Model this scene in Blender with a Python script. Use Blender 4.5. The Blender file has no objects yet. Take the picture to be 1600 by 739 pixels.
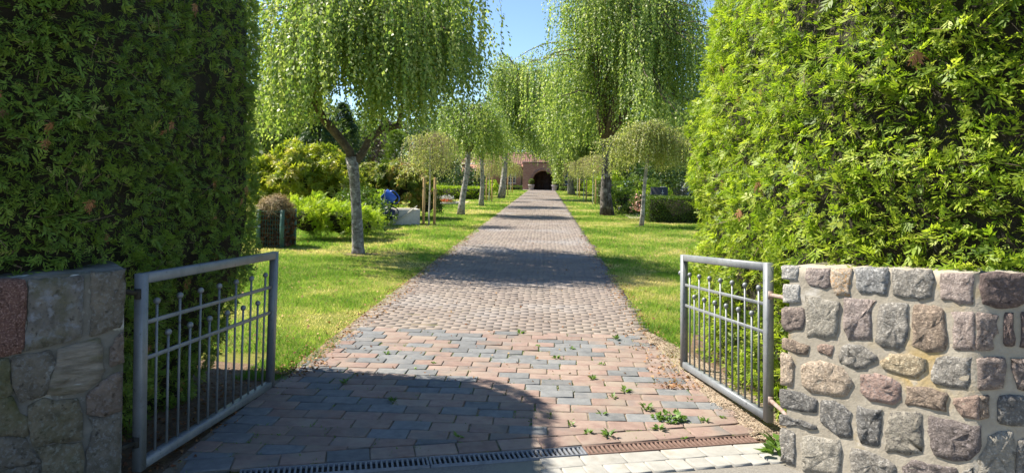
import bpy, math, random
import numpy as np

# ---------------------------------------------------------------- camera, sky, sun, exposure
S = bpy.context.scene
C = S.collection
rng = np.random.default_rng(11)
random.seed(11)

CAM_H = 1.6
FPX = 1110.0                       # focal length in photo pixels (photo is 1600 wide)
YAW = math.atan(53 / 1110.0)
ROLL = 0.02
cam = bpy.data.cameras.new('camera')
cam.sensor_width = 36.0
cam.lens = FPX / 1600 * 36
cam.shift_y = -94.5 / 1600         # rising-front lens: verticals stay upright
cam.clip_start = 0.05
cam.clip_end = 2000
cam_o = bpy.data.objects.new('camera', cam)
C.objects.link(cam_o)
cam_o.rotation_mode = 'XYZ'
from mathutils import Matrix, Vector
cam_o.matrix_world = (Matrix.Translation((0, 0, CAM_H)) @ Matrix.Rotation(YAW, 4, 'Z')
                      @ Matrix.Rotation(math.pi / 2, 4, 'X') @ Matrix.Rotation(ROLL, 4, 'Z'))
S.camera = cam_o

SUN_AZ = (-0.951, 0.309)           # horizontal direction towards the sun
SUN_EL = math.radians(50)
W = bpy.data.worlds.new('World')
S.world = W
W.use_nodes = True
nt = W.node_tree
nt.nodes.clear()
sky = nt.nodes.new('ShaderNodeTexSky')
sky.sky_type = 'NISHITA'
sky.sun_disc = False
sky.sun_elevation = SUN_EL
sky.sun_rotation = math.atan2(SUN_AZ[0], SUN_AZ[1])
sky.altitude = 1200
sky.air_density = 1.0
sky.dust_density = 0.0
sky.ozone_density = 3.5
bg = nt.nodes.new('ShaderNodeBackground')
bg.inputs['Strength'].default_value = 0.085
wo = nt.nodes.new('ShaderNodeOutputWorld')
nt.links.new(sky.outputs[0], bg.inputs[0])
nt.links.new(bg.outputs[0], wo.inputs[0])

sun = bpy.data.lights.new('sun', 'SUN')
sun.energy = 5.0
sun.angle = math.radians(0.53)
sun.color = (1.0, 0.92, 0.80)
sun_o = bpy.data.objects.new('sun', sun)
C.objects.link(sun_o)
to_sun = Vector((SUN_AZ[0] * math.cos(SUN_EL), SUN_AZ[1] * math.cos(SUN_EL), math.sin(SUN_EL)))
sun_o.rotation_mode = 'QUATERNION'
sun_o.rotation_quaternion = to_sun.to_track_quat('Z', 'Y')
sun_o.location = to_sun * 60

S.view_settings.view_transform = 'Standard'
S.view_settings.look = 'None'
S.view_settings.exposure = 1.35
S.view_settings.gamma = 1.0
S.cycles.max_bounces = 8
S.cycles.transparent_max_bounces = 8

# ---------------------------------------------------------------- measuring helpers
_ca, _sa = math.cos(YAW), math.sin(YAW)
def ray(px, py):
    a, b = px - 800.0, py - 275.0
    u = (a + ROLL * b) / (1 + ROLL * ROLL)
    v = (b - ROLL * a) / (1 + ROLL * ROLL)
    return u * _ca - FPX * _sa, u * _sa + FPX * _ca, -v
def gnd(px, py, z=0.0):
    d = ray(px, py)
    t = (z - CAM_H) / d[2]
    return np.array([d[0] * t, d[1] * t, z])
def at(px, py, Y):
    d = ray(px, py)
    t = Y / d[1]
    return np.array([d[0] * t, Y, CAM_H + d[2] * t])

# ---------------------------------------------------------------- mesh helpers
class MB:
    """collects vertices and faces of several shapes, links them as ONE mesh object"""
    def __init__(self):
        self.V, self.Q, self.T, self.tint, self.qm, self.tm, self.n = [], [], [], [], [], [], 0
    def add(self, V, quads=None, tris=None, tint=0.5, m=0):
        V = np.asarray(V, dtype=np.float64).reshape(-1, 3)
        if quads is not None and len(quads):
            q = np.asarray(quads, dtype=np.int64).reshape(-1, 4) + self.n
            self.Q.append(q); self.qm.append(np.full(len(q), m))
        if tris is not None and len(tris):
            t = np.asarray(tris, dtype=np.int64).reshape(-1, 3) + self.n
            self.T.append(t); self.tm.append(np.full(len(t), m))
        self.V.append(V)
        self.tint.append(np.broadcast_to(np.asarray(tint, dtype=np.float64), (len(V),)))
        self.n += len(V)
        return self
    def mesh(self, name, mats, smooth=False):
        me = bpy.data.meshes.new(name)
        V = np.concatenate(self.V)
        me.vertices.add(len(V))
        me.vertices.foreach_set('co', V.astype(np.float32).ravel())
        idx, start, mi, p = [], [], [], 0
        if self.Q:
            q = np.concatenate(self.Q)
            idx.append(q.ravel()); start.append(np.arange(len(q)) * 4); mi.append(np.concatenate(self.qm)); p = len(q) * 4
        if self.T:
            t = np.concatenate(self.T)
            idx.append(t.ravel()); start.append(p + np.arange(len(t)) * 3); mi.append(np.concatenate(self.tm))
        idx = np.concatenate(idx).astype(np.int32); start = np.concatenate(start).astype(np.int32); mi = np.concatenate(mi).astype(np.int32)
        me.loops.add(len(idx)); me.loops.foreach_set('vertex_index', idx)
        me.polygons.add(len(start)); me.polygons.foreach_set('loop_start', start)
        me.polygons.foreach_set('material_index', mi)
        if smooth:
            me.polygons.foreach_set('use_smooth', np.ones(len(start), dtype=bool))
        a = me.attributes.new('tint', 'FLOAT', 'POINT')
        a.data.foreach_set('value', np.concatenate(self.tint).astype(np.float32))
        for m in (mats if isinstance(mats, (list, tuple)) else [mats]):
            me.materials.append(m)
        me.update(calc_edges=True)
        return me
    def build(self, name, mats, parent=None, smooth=False, loc=None, kind=None):
        return link(name, self.mesh(name, mats, smooth), parent, loc, kind)

def link(name, data, parent=None, loc=None, kind=None):
    o = bpy.data.objects.new(name, data)
    C.objects.link(o)
    if parent is not None: o.parent = parent
    if loc is not None: o.location = loc
    if kind: o['kind'] = kind
    return o
def tag(o, label, cat, group=None):
    o['label'] = label; o['category'] = cat
    if group: o['group'] = group
    return o
def thing(name, label, cat, loc=(0, 0, 0), rz=0.0, group=None):
    o = bpy.data.objects.new(name, None)
    o.empty_display_size = 0.1
    C.objects.link(o)
    o.location = loc; o.rotation_euler = (0, 0, rz)
    return tag(o, label, cat, group)
def struct(o):
    o['kind'] = 'structure'
    return o
def dup(root, loc, rz=0.0, scale=1.0, label=None, group=None):
    r = root.copy(); C.objects.link(r)
    r.location = loc; r.rotation_euler = (0, 0, rz); r.scale = (scale,) * 3
    if label: r['label'] = label
    if group: r['group'] = group
    for ch in list(root.children):
        c = ch.copy(); C.objects.link(c); c.parent = r
        for g in list(ch.children):
            d = g.copy(); C.objects.link(d); d.parent = c
    return r

def box(mb, x0, x1, y0, y1, z0, z1, m=0, tint=0.5, M=None):
    V = np.array([[x0, y0, z0], [x1, y0, z0], [x1, y1, z0], [x0, y1, z0], [x0, y0, z1], [x1, y0, z1], [x1, y1, z1], [x0, y1, z1]], float)
    if M is not None: V = V @ np.array(M[0]).T + np.array(M[1])
    mb.add(V, [[0, 3, 2, 1], [4, 5, 6, 7], [0, 1, 5, 4], [1, 2, 6, 5], [2, 3, 7, 6], [3, 0, 4, 7]], m=m, tint=tint)
def cbox(mb, x0, x1, y0, y1, z0, z1, c=0.01, m=0):
    """box with all its upright and top edges chamfered"""
    def ring(x0, x1, y0, y1, z, c): return [[x0 + c, y0, z], [x1 - c, y0, z], [x1, y0 + c, z], [x1, y1 - c, z], [x1 - c, y1, z], [x0 + c, y1, z], [x0, y1 - c, z], [x0, y0 + c, z]]
    V = ring(x0, x1, y0, y1, z0, c) + ring(x0, x1, y0, y1, z1 - c, c) + ring(x0 + c, x1 - c, y0 + c, y1 - c, z1, c)
    V.append([(x0 + x1) / 2, (y0 + y1) / 2, z1])
    q = []
    for k in range(2):
        for i in range(8):
            j = (i + 1) % 8
            q.append([k * 8 + i, k * 8 + j, k * 8 + 8 + j, k * 8 + 8 + i])
    mb.add(V, q, [[16 + i, 16 + (i + 1) % 8, 24] for i in range(8)], m=m)
def frames(P):
    P = np.asarray(P, float)
    T = np.gradient(P, axis=0)
    T /= np.linalg.norm(T, axis=1)[:, None] + 1e-9
    ref = np.array([0.31, 0.17, 0.93]) if abs(T[0][2]) < 0.9 else np.array([1.0, 0.13, 0.05])
    N = np.cross(T, ref); N /= np.linalg.norm(N, axis=1)[:, None] + 1e-9
    B = np.cross(T, N)
    return T, N, B
def tube(mb, P, R, n=8, cap=True, m=0, tint=0.5, rough=0.0):
    P = np.asarray(P, float); k = len(P)
    R = np.broadcast_to(np.asarray(R, float), (k,))
    T, N, B = frames(P)
    a = np.arange(n) / n * 2 * np.pi
    ring = np.cos(a)[None, :, None] * N[:, None, :] + np.sin(a)[None, :, None] * B[:, None, :]
    rr = R[:, None, None] * (1 + rough * rng.standard_normal((k, n, 1)))
    V = (P[:, None, :] + ring * rr).reshape(-1, 3)
    i = np.arange(k - 1)[:, None] * n; j = np.arange(n)[None, :]; j2 = (j + 1) % n
    q = np.stack([i + j, i + j2, i + n + j2, i + n + j], -1).reshape(-1, 4)
    t = None
    if cap:
        V = np.concatenate([V, P[:1], P[-1:]])
        t = [[k * n, (x + 1) % n, x] for x in range(n)] + [[k * n + 1, (k - 1) * n + x, (k - 1) * n + (x + 1) % n] for x in range(n)]
    mb.add(V, q, t, tint=tint, m=m)
def lathe(mb, prof, n=16, c=(0, 0, 0), m=0, M=None):
    prof = np.asarray(prof, float); k = len(prof)
    a = np.arange(n) / n * 2 * np.pi
    V = np.stack([prof[:, None, 0] * np.cos(a), prof[:, None, 0] * np.sin(a), np.broadcast_to(prof[:, None, 1], (k, n))], -1).reshape(-1, 3)
    if M is not None: V = V @ np.asarray(M).T
    V = V + np.asarray(c)
    i = np.arange(k - 1)[:, None] * n; j = np.arange(n)[None, :]; j2 = (j + 1) % n
    mb.add(V, np.stack([i + j, i + j2, i + n + j2, i + n + j], -1).reshape(-1, 4), m=m)
def ball(mb, c, r, n=10, m=0):
    t = np.linspace(-np.pi / 2, np.pi / 2, 7)
    lathe(mb, np.stack([np.cos(t) * r + 1e-5, np.sin(t) * r], -1), n, c, m)
def unit(v):
    v = np.asarray(v, float)
    return v / (np.linalg.norm(v, axis=-1, keepdims=True) + 1e-9)
def bezier(P0, P1, P2, k):
    t = np.linspace(0, 1, k)[:, None]
    return (1 - t) ** 2 * np.asarray(P0) + 2 * t * (1 - t) * np.asarray(P1) + t * t * np.asarray(P2)
def vnoise(x, y, s=1.0, seed=0):
    r = np.random.default_rng(seed)
    out = 0
    for k in range(7):
        a = r.uniform(0, 2 * np.pi); f = s * r.uniform(0.5, 1.9); ph = r.uniform(0, 6.28, 2)
        out = out + np.sin((x * np.cos(a) + y * np.sin(a)) * f + ph[0]) * np.cos((y * np.cos(a) - x * np.sin(a)) * f * 0.7 + ph[1])
    return out / 2.6
def leaves(mb, P, D, N, L, Wd, tint, m=0, fold=0.12):
    """P base points, D leaf axes, N rough normals; one folded quad per leaf"""
    n = len(P)
    D = unit(D); Sd = unit(np.cross(D, N)); Nn = np.cross(Sd, D)
    L = np.broadcast_to(np.asarray(L, float), (n,))[:, None]; Wd = np.broadcast_to(np.asarray(Wd, float), (n,))[:, None]
    mid = P + D * L * 0.42 + Nn * (fold * Wd)
    V = np.stack([P, mid + Sd * Wd * 0.5, P + D * L - Nn * fold * L * 0.3, mid - Sd * Wd * 0.5], 1).reshape(-1, 3)
    q = np.arange(n * 4).reshape(-1, 4)
    mb.add(V, q, tint=np.repeat(np.broadcast_to(np.asarray(tint, float), (n,)), 4), m=m)

# ---------------------------------------------------------------- materials
def new_mat(name):
    m = bpy.data.materials.new(name)
    m.use_nodes = True
    n = m.node_tree.nodes; n.clear()
    out = n.new('ShaderNodeOutputMaterial'); bs = n.new('ShaderNodeBsdfPrincipled')
    m.node_tree.links.new(bs.outputs[0], out.inputs[0])
    return m, n, m.node_tree.links, bs, out
def ramp(n, stops):
    r = n.new('ShaderNodeValToRGB')
    e = r.color_ramp.elements
    while len(e) < len(stops): e.new(0.5)
    for k, (p, c) in enumerate(stops):
        e[k].position = p; e[k].color = (c[0], c[1], c[2], 1)
    return r
def coords(n, l, stretch=(1, 1, 1), rand=True):
    tc = n.new('ShaderNodeTexCoord'); mp = n.new('ShaderNodeMapping')
    mp.inputs['Scale'].default_value = stretch
    l.new(tc.outputs['Object'], mp.inputs['Vector'])
    if rand:
        oi = n.new('ShaderNodeObjectInfo'); mu = n.new('ShaderNodeMath'); mu.operation = 'MULTIPLY'; mu.inputs[1].default_value = 37.0
        l.new(oi.outputs['Random'], mu.inputs[0]); l.new(mu.outputs[0], mp.inputs['Location'])
    return mp.outputs[0]
def noise(n, l, vec, scale, detail=6, rough=0.6):
    t = n.new('ShaderNodeTexNoise')
    t.inputs['Scale'].default_value = scale; t.inputs['Detail'].default_value = detail; t.inputs['Roughness'].default_value = rough
    l.new(vec, t.inputs['Vector'])
    return t.outputs['Fac']
def mix(n, l, fac, a, b, mode='MIX'):
    x = n.new('ShaderNodeMix'); x.data_type = 'RGBA'; x.blend_type = mode
    for s, v in ((0, fac), (6, a), (7, b)):
        if isinstance(v, (int, float)): x.inputs[s].default_value = v
        elif isinstance(v, tuple): x.inputs[s].default_value = (*v, 1)
        else: l.new(v, x.inputs[s])
    return x.outputs[2]
def step(n, l, v, a, b):
    r = n.new('ShaderNodeMapRange'); r.inputs[1].default_value = a; r.inputs[2].default_value = b
    l.new(v, r.inputs[0]); return r.outputs[0]
def bump(n, l, bs, h, strength=0.5, dist=0.01):
    b = n.new('ShaderNodeBump'); b.inputs['Strength'].default_value = strength; b.inputs['Distance'].default_value = dist
    l.new(h, b.inputs['Height']); l.new(b.outputs[0], bs.inputs['Normal'])
def mat(name, stops, scale=8, detail=8, rough=0.8, bmp=0.0, bdist=0.005, bscale=None, stretch=(1, 1, 1), spec=0.3, metal=0.0,
        blotch=None, rnd=0.0, speck=None):
    """noise ramp + optional blotches (colour, scale, lo, hi), speckle (colour, scale, lo, hi), per-object value shift, bump"""
    m, n, l, bs, out = new_mat(name)
    v = coords(n, l, stretch)
    f = noise(n, l, v, scale, detail, 0.65)
    r = ramp(n, stops); l.new(f, r.inputs[0]); col = r.outputs[0]
    for k in (blotch, speck):
        if k:
            for c, s, lo, hi in (k if isinstance(k, list) else [k]):
                g = step(n, l, noise(n, l, v, s, 5, 0.6), lo, hi)
                col = mix(n, l, g, col, c)
    if rnd:
        oi = n.new('ShaderNodeObjectInfo'); hs = n.new('ShaderNodeHueSaturation')
        mr = n.new('ShaderNodeMapRange'); mr.inputs[3].default_value = 1 - rnd; mr.inputs[4].default_value = 1 + rnd
        l.new(oi.outputs['Random'], mr.inputs[0]); l.new(mr.outputs[0], hs.inputs['Value']); l.new(col, hs.inputs['Color']); col = hs.outputs[0]
    l.new(col, bs.inputs['Base Color'])
    bs.inputs['Roughness'].default_value = rough; bs.inputs['Specular IOR Level'].default_value = spec; bs.inputs['Metallic'].default_value = metal
    if bmp:
        bump(n, l, bs, noise(n, l, v, bscale or scale * 2, 8, 0.7), bmp, bdist)
    return m
def leaf_mat(name, stops, trans=0.3, rough=0.5, spec=0.35, tcol=1.5):
    """per-leaf random colour from the tint attribute, with light passing through the blade"""
    m, n, l, bs, out = new_mat(name)
    a = n.new('ShaderNodeAttribute'); a.attribute_name = 'tint'
    r = ramp(n, stops); l.new(a.outputs['Fac'], r.inputs[0])
    l.new(r.outputs[0], bs.inputs['Base Color'])
    bs.inputs['Roughness'].default_value = rough; bs.inputs['Specular IOR Level'].default_value = spec
    t = n.new('ShaderNodeBsdfTranslucent')
    l.new(mix(n, l, 1.0, r.outputs[0], (tcol, tcol * 1.05, tcol * 0.6), 'MULTIPLY'), t.inputs['Color'])
    x = n.new('ShaderNodeMixShader'); x.inputs[0].default_value = trans
    l.new(bs.outputs[0], x.inputs[1]); l.new(t.outputs[0], x.inputs[2]); l.new(x.outputs[0], out.inputs[0])
    return m

MT = {}
MT['thuja'] = leaf_mat('thuja', [(0, (.055, .105, .012)), (.35, (.15, .235, .016)), (.65, (.26, .34, .026)), (1, (.38, .42, .07))], 0.42, 0.5, .3, 1.8)
MT['thuja_dark'] = leaf_mat('thuja_dark', [(0, (.08, .135, .025)), (.5, (.17, .265, .04)), (.85, (.24, .33, .055)), (1, (.32, .28, .10))], 0.3, 0.6, .25, 1.6)
MT['thuja_dead'] = leaf_mat('thuja_dead', [(0, (.16, .07, .03)), (1, (.36, .18, .08))], 0.15, 0.8)
MT['twig'] = mat('twig', [(.3, (.15, .10, .07)), (.7, (.30, .22, .15))], 20)
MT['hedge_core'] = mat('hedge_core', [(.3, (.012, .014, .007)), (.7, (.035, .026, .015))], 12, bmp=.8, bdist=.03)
MT['birch_leaf'] = leaf_mat('birch_leaf', [(0, (.07, .13, .026)), (.4, (.16, .23, .05)), (.75, (.28, .345, .09)), (1, (.44, .46, .22))], 0.42, 0.48, .4, 1.85)
MT['young_leaf'] = leaf_mat('young_leaf', [(0, (.13, .17, .045)), (.5, (.24, .28, .08)), (.85, (.35, .36, .13)), (1, (.44, .40, .24))], 0.42, 0.5, .35, 1.8)
MT['rhodo'] = leaf_mat('rhodo', [(0, (.07, .12, .014)), (.4, (.19, .25, .022)), (.8, (.33, .35, .03)), (1, (.42, .36, .12))], 0.35, 0.45, .3, 1.8)
MT['rhodo_red'] = leaf_mat('rhodo_red', [(0, (.06, .10, .018)), (.45, (.15, .20, .03)), (.8, (.27, .25, .06)), (1, (.38, .22, .11))], 0.35, 0.5, .25, 1.8)
MT['box_leaf'] = leaf_mat('box_leaf', [(0, (.05, .095, .014)), (.5, (.10, .165, .02)), (1, (.17, .23, .03))], 0.3, 0.5)
MT['yellow_leaf'] = leaf_mat('yellow_leaf', [(0, (.11, .19, .014)), (.5, (.235, .33, .024)), (1, (.36, .42, .045))], 0.42, 0.5, .3, 1.8)
MT['dark_leaf'] = leaf_mat('dark_leaf', [(0, (.022, .05, .016)), (.6, (.045, .09, .025)), (1, (.08, .13, .035))], 0.22, 0.5)
MT['mid_leaf'] = leaf_mat('mid_leaf', [(0, (.06, .10, .022)), (.6, (.12, .17, .035)), (1, (.19, .23, .06))], 0.38, 0.5, .35, 1.7)
MT['purple_leaf'] = leaf_mat('purple_leaf', [(0, (.02, .012, .016)), (1, (.06, .03, .04))], 0.15, 0.5)
MT['grey_leaf'] = leaf_mat('grey_leaf', [(0, (.10, .10, .06)), (.5, (.20, .19, .10)), (1, (.34, .27, .18))], 0.2, 0.6)
MT['rose'] = leaf_mat('rose', [(0, (.5, .22, .2)), (1, (.75, .45, .4))], 0.2, 0.6)
MT['red_flower'] = leaf_mat('red_flower', [(0, (.55, .05, .03)), (1, (.7, .16, .08))], 0.2, 0.6)
MT['lavender'] = leaf_mat('lavender', [(0, (.2, .22, .2)), (1, (.42, .42, .46))], 0.2, 0.6)
MT['straw'] = leaf_mat('straw', [(0, (.14, .09, .05)), (.5, (.30, .22, .12)), (1, (.45, .36, .22))], 0.15, 0.8)
MT['dry_leaf'] = leaf_mat('dry_leaf', [(0, (.13, .05, .025)), (.5, (.26, .13, .06)), (1, (.42, .28, .14))], 0.15, 0.8)
MT['grass'] = leaf_mat('grass', [(0, (.085, .17, .022)), (.35, (.16, .27, .04)), (.58, (.27, .33, .08)), (.8, (.46, .40, .19)), (1, (.58, .48, .29))], 0.5, 0.6, .2, 1.6)
MT['weed'] = leaf_mat('weed', [(0, (.07, .14, .02)), (1, (.16, .26, .05))], 0.3, 0.45)

def bark(name, pale, dark, lo, hi, zs=3.0, ps=5.0):
    m, n, l, bs, out = new_mat(name)
    v = coords(n, l, (1, 1, zs)); v2 = coords(n, l, (1, 1, .35))
    a = step(n, l, noise(n, l, v, ps, 7, .7), lo, hi)
    b = step(n, l, noise(n, l, v2, ps * 2.2, 8, .75), .42, .62)
    r = ramp(n, [(0, dark), (1, pale)]); l.new(a, r.inputs[0])
    col = mix(n, l, b, r.outputs[0], tuple(.5 * (x + y) * .8 for x, y in zip(pale, dark)))
    l.new(col, bs.inputs['Base Color']); bs.inputs['Roughness'].default_value = .85; bs.inputs['Specular IOR Level'].default_value = .2
    bump(n, l, bs, noise(n, l, v2, ps * 4, 8, .75), .7, .012)
    return m
MT['bark_birch'] = bark('bark_birch', (.52, .49, .43), (.09, .075, .06), .38, .58, 2.0, 6)
MT['bark_grey'] = bark('bark_grey', (.50, .47, .42), (.095, .08, .065), .44, .60, 1.3, 9)
MT['bark_dark'] = bark('bark_dark', (.34, .31, .28), (.035, .028, .022), .52, .66, 1.2, 4)
MT['bark_limb'] = bark('bark_limb', (.20, .155, .11), (.045, .035, .027), .4, .66, 1.2, 9)
MT['bark_pale'] = mat('bark_pale', [(.3, (.42, .38, .32)), (.7, (.66, .62, .55))], 14, bmp=.2)
MT['bark_far'] = mat('bark_far', [(.3, (.05, .04, .03)), (.7, (.14, .11, .085))], 9)
MT['shoot'] = mat('shoot', [(.3, (.16, .10, .065)), (.7, (.34, .25, .18))], 30)
MT['stake'] = mat('stake', [(.3, (.42, .26, .11)), (.7, (.60, .42, .22))], 6, stretch=(6, 6, .6), bmp=.2)

MT['mortar'] = mat('mortar', [(.3, (.27, .24, .19)), (.7, (.41, .37, .30))], 9, bmp=.8, bdist=.006, bscale=55, rough=.95,
                   blotch=[((.42, .31, .14), 2.3, .60, .74), ((.56, .53, .48), 5, .62, .76)])
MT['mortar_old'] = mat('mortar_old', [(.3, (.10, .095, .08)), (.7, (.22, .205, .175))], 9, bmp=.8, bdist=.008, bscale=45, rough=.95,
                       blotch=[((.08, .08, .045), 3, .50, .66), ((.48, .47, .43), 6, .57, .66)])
def stone(name, a, b, speck, lichen=None, ps=26, sp=70):
    gy = lambda c: tuple(.68 * v + .32 * (sum(c) / 3) * k for v, k in zip(c, (1.06, 1.0, .90)))
    a, b = gy(a), gy(b)
    if lichen: a, b = tuple(v * k for v, k in zip(a, (1.5, 1.36, 1.16))), tuple(v * k for v, k in zip(b, (1.5, 1.36, 1.16)))
    bl = [(tuple(.45 * v for v in a), 34, .56, .72), (speck, sp, .52, .64)]
    if lichen: bl += lichen
    return mat(name, [(.30, a), (.70, b)], ps, 12, .9, 1.0, .030, 30, blotch=bl, rnd=.06, spec=.25)
STONE = {
 'lg': stone('stone_pale', (.30, .30, .29), (.48, .47, .44), (.58, .57, .54)),
 'mv': stone('stone_mauve', (.20, .155, .145), (.36, .29, .27), (.42, .36, .33)),
 'bo': stone('stone_beige', (.40, .31, .22), (.56, .46, .35), (.50, .29, .12)),
 'bg': stone('stone_bluegrey', (.17, .175, .18), (.32, .33, .33), (.46, .46, .45)),
 'gr': stone('stone_grey', (.15, .14, .125), (.31, .29, .255), (.42, .40, .36)),
 'mb': stone('stone_mauvebrown', (.14, .105, .095), (.30, .235, .205), (.38, .31, .27)),
 'gb': stone('stone_greybeige', (.24, .22, .18), (.37, .345, .285), (.45, .42, .36)),
 'br': stone('stone_brown', (.17, .12, .085), (.35, .26, .19), (.43, .34, .26)),
 'rb': stone('stone_redbrown', (.24, .155, .12), (.36, .25, .195), (.44, .33, .27)),
 'go': stone('stone_gold', (.26, .19, .10), (.47, .37, .22), (.58, .50, .35)),
 'tn': stone('stone_tan', (.30, .22, .15), (.50, .39, .28), (.60, .50, .39)),
 'pk': stone('stone_pink', (.26, .155, .13), (.46, .31, .26), (.24, .21, .20)),
 'dg': stone('stone_darkgrey', (.10, .098, .095), (.22, .215, .205), (.34, .33, .31)),
 'gt': stone('stone_greytan', (.22, .20, .16), (.42, .385, .31), (.14, .13, .12)),
 'dp': stone('stone_purple', (.11, .09, .088), (.22, .18, .17), (.30, .26, .25)),
 'mr': stone('stone_mauvered', (.22, .165, .15), (.39, .31, .28), (.46, .39, .35)),
 'dm': stone('stone_maroon', (.11, .075, .07), (.19, .135, .125), (.24, .18, .16)),
 'rg': stone('granite_red', (.15, .06, .045), (.27, .125, .095), (.38, .24, .20), None, 60, 120),
}
_li = [((.42, .43, .42), 6, .66, .73), ((.13, .125, .055), 2.6, .54, .72)]
STONE.update({
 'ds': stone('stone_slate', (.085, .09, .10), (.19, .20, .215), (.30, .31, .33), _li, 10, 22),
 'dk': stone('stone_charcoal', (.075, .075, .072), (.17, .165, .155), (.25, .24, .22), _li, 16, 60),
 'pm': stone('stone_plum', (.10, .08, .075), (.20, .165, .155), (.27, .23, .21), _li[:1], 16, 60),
 'lb': mat('stone_layered', [(.30, (.13, .11, .08)), (.70, (.33, .29, .235))], 7, 10, .9, 1.0, .014, 16, stretch=(1, 1, 5), blotch=_li),
 'ol': stone('stone_mossy', (.085, .082, .058), (.19, .18, .14), (.26, .25, .20), [((.42, .43, .42), 6, .64, .71), ((.11, .11, .045), 2.6, .46, .66)], 14, 50),
})
MT['paver_red'] = mat('paver_red', [(.3, (.188, .130, .108)), (.7, (.265, .188, .157))], 14, 8, .88, .5, .003, 90, rnd=.12, spec=.3,
                      blotch=[((.255, .212, .17), 3.5, .42, .72), ((.15, .137, .127), 2.2, .54, .68)])
MT['paver_grey'] = mat('paver_grey', [(.3, (.112, .117, .121)), (.7, (.185, .19, .19))], 14, 8, .88, .5, .003, 90, rnd=.16, spec=.3,
                       blotch=[((.21, .19, .17), 3.5, .54, .84)])
def brick_mat():
    m, n, l, bs, out = new_mat('small_paver')
    v = coords(n, l, rand=False)
    a = n.new('ShaderNodeAttribute'); a.attribute_name = 'tint'
    r = ramp(n, [(0, (.15, .124, .105)), (.35, (.195, .158, .132)), (.7, (.23, .185, .152)), (1, (.285, .23, .185))]); l.new(a.outputs['Fac'], r.inputs[0])
    f = step(n, l, noise(n, l, v, 1.1, 6, .6), .42, .68)
    col = mix(n, l, f, r.outputs[0], (.29, .245, .195))
    g = step(n, l, noise(n, l, v, 60, 5, .7), .3, .75)
    col = mix(n, l, g, col, (.185, .16, .145))
    f2 = step(n, l, noise(n, l, v, .45, 4, .6), .52, .68)
    col = mix(n, l, f2, col, (.25, .232, .22))
    l.new(col, bs.inputs['Base Color']); bs.inputs['Roughness'].default_value = .9; bs.inputs['Specular IOR Level'].default_value = .25
    bump(n, l, bs, noise(n, l, v, 130, 6, .7), .4, .003)
    return m
MT['small_paver'] = brick_mat()
MT['joint_sand'] = mat('joint_sand', [(.3, (.13, .105, .075)), (.7, (.25, .205, .15))], 14, bmp=.8, bdist=.006, bscale=120, rough=.95, blotch=((.07, .085, .03), 2.5, .52, .68))
MT['dirt'] = mat('dirt', [(.3, (.25, .195, .14)), (.7, (.38, .31, .225))], 9, bmp=1, bdist=.012, bscale=70, rough=.95, speck=((.22, .14, .085), 40, .56, .66))
MT['mulch'] = mat('mulch', [(.3, (.10, .065, .04)), (.7, (.24, .16, .10))], 16, bmp=1, bdist=.02, bscale=60, rough=.95)
MT['grit'] = leaf_mat('grit', [(0, (.14, .10, .07)), (.5, (.28, .22, .155)), (1, (.45, .38, .29))], 0.0, 0.9, .2)
MT['slab'] = mat('slab', [(.3, (.25, .245, .22)), (.7, (.36, .35, .32))], 10, bmp=.5, bdist=.003, bscale=120, rough=.9, rnd=.08, blotch=((.25, .22, .165), 4, .58, .75))
MT['asphalt'] = mat('asphalt', [(.3, (.14, .13, .115)), (.7, (.25, .235, .205))], 90, bmp=.8, bdist=.004, bscale=180, rough=.93, blotch=((.24, .23, .18), 1.6, .5, .7))
MT['iron'] = mat('iron', [(.3, (.10, .11, .125)), (.7, (.19, .20, .22))], 20, bmp=.2, bdist=.002, rough=.55, spec=.5)
MT['rust'] = mat('rust', [(.3, (.10, .06, .045)), (.7, (.19, .125, .10))], 30, bmp=.4, bdist=.002, rough=.85)
MT['gutter_dark'] = mat('gutter_dark', [(.3, (.02, .018, .015)), (.7, (.05, .045, .035))], 20)
MT['galv'] = mat('galv', [(.3, (.16, .175, .187)), (.55, (.225, .24, .25)), (.75, (.27, .285, .29))], 6, bmp=.15, bdist=.002, bscale=60, rough=.5, spec=.5, metal=.25,
                 speck=[((.09, .097, .10), 35, .60, .72), ((.12, .10, .08), 9, .66, .76)])
MT['hinge'] = mat('hinge', [(.3, (.20, .115, .085)), (.7, (.34, .29, .26))], 25, rough=.7)
def lawn_mat():
    m, n, l, bs, out = new_mat('lawn')
    v = coords(n, l, rand=False)
    r = ramp(n, [(.25, (.13, .17, .022)), (.45, (.21, .235, .04)), (.58, (.30, .27, .08)), (.75, (.38, .30, .16))])
    f = noise(n, l, v, .55, 9, .68); l.new(f, r.inputs[0])
    g = step(n, l, noise(n, l, v, 22, 6, .75), .35, .7)
    col = mix(n, l, g, r.outputs[0], (.11, .14, .02))
    l.new(col, bs.inputs['Base Color']); bs.inputs['Roughness'].default_value = .95; bs.inputs['Specular IOR Level'].default_value = .1
    bump(n, l, bs, noise(n, l, v, 40, 8, .75), 1.0, .03)
    return m
MT['lawn'] = lawn_mat()
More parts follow.
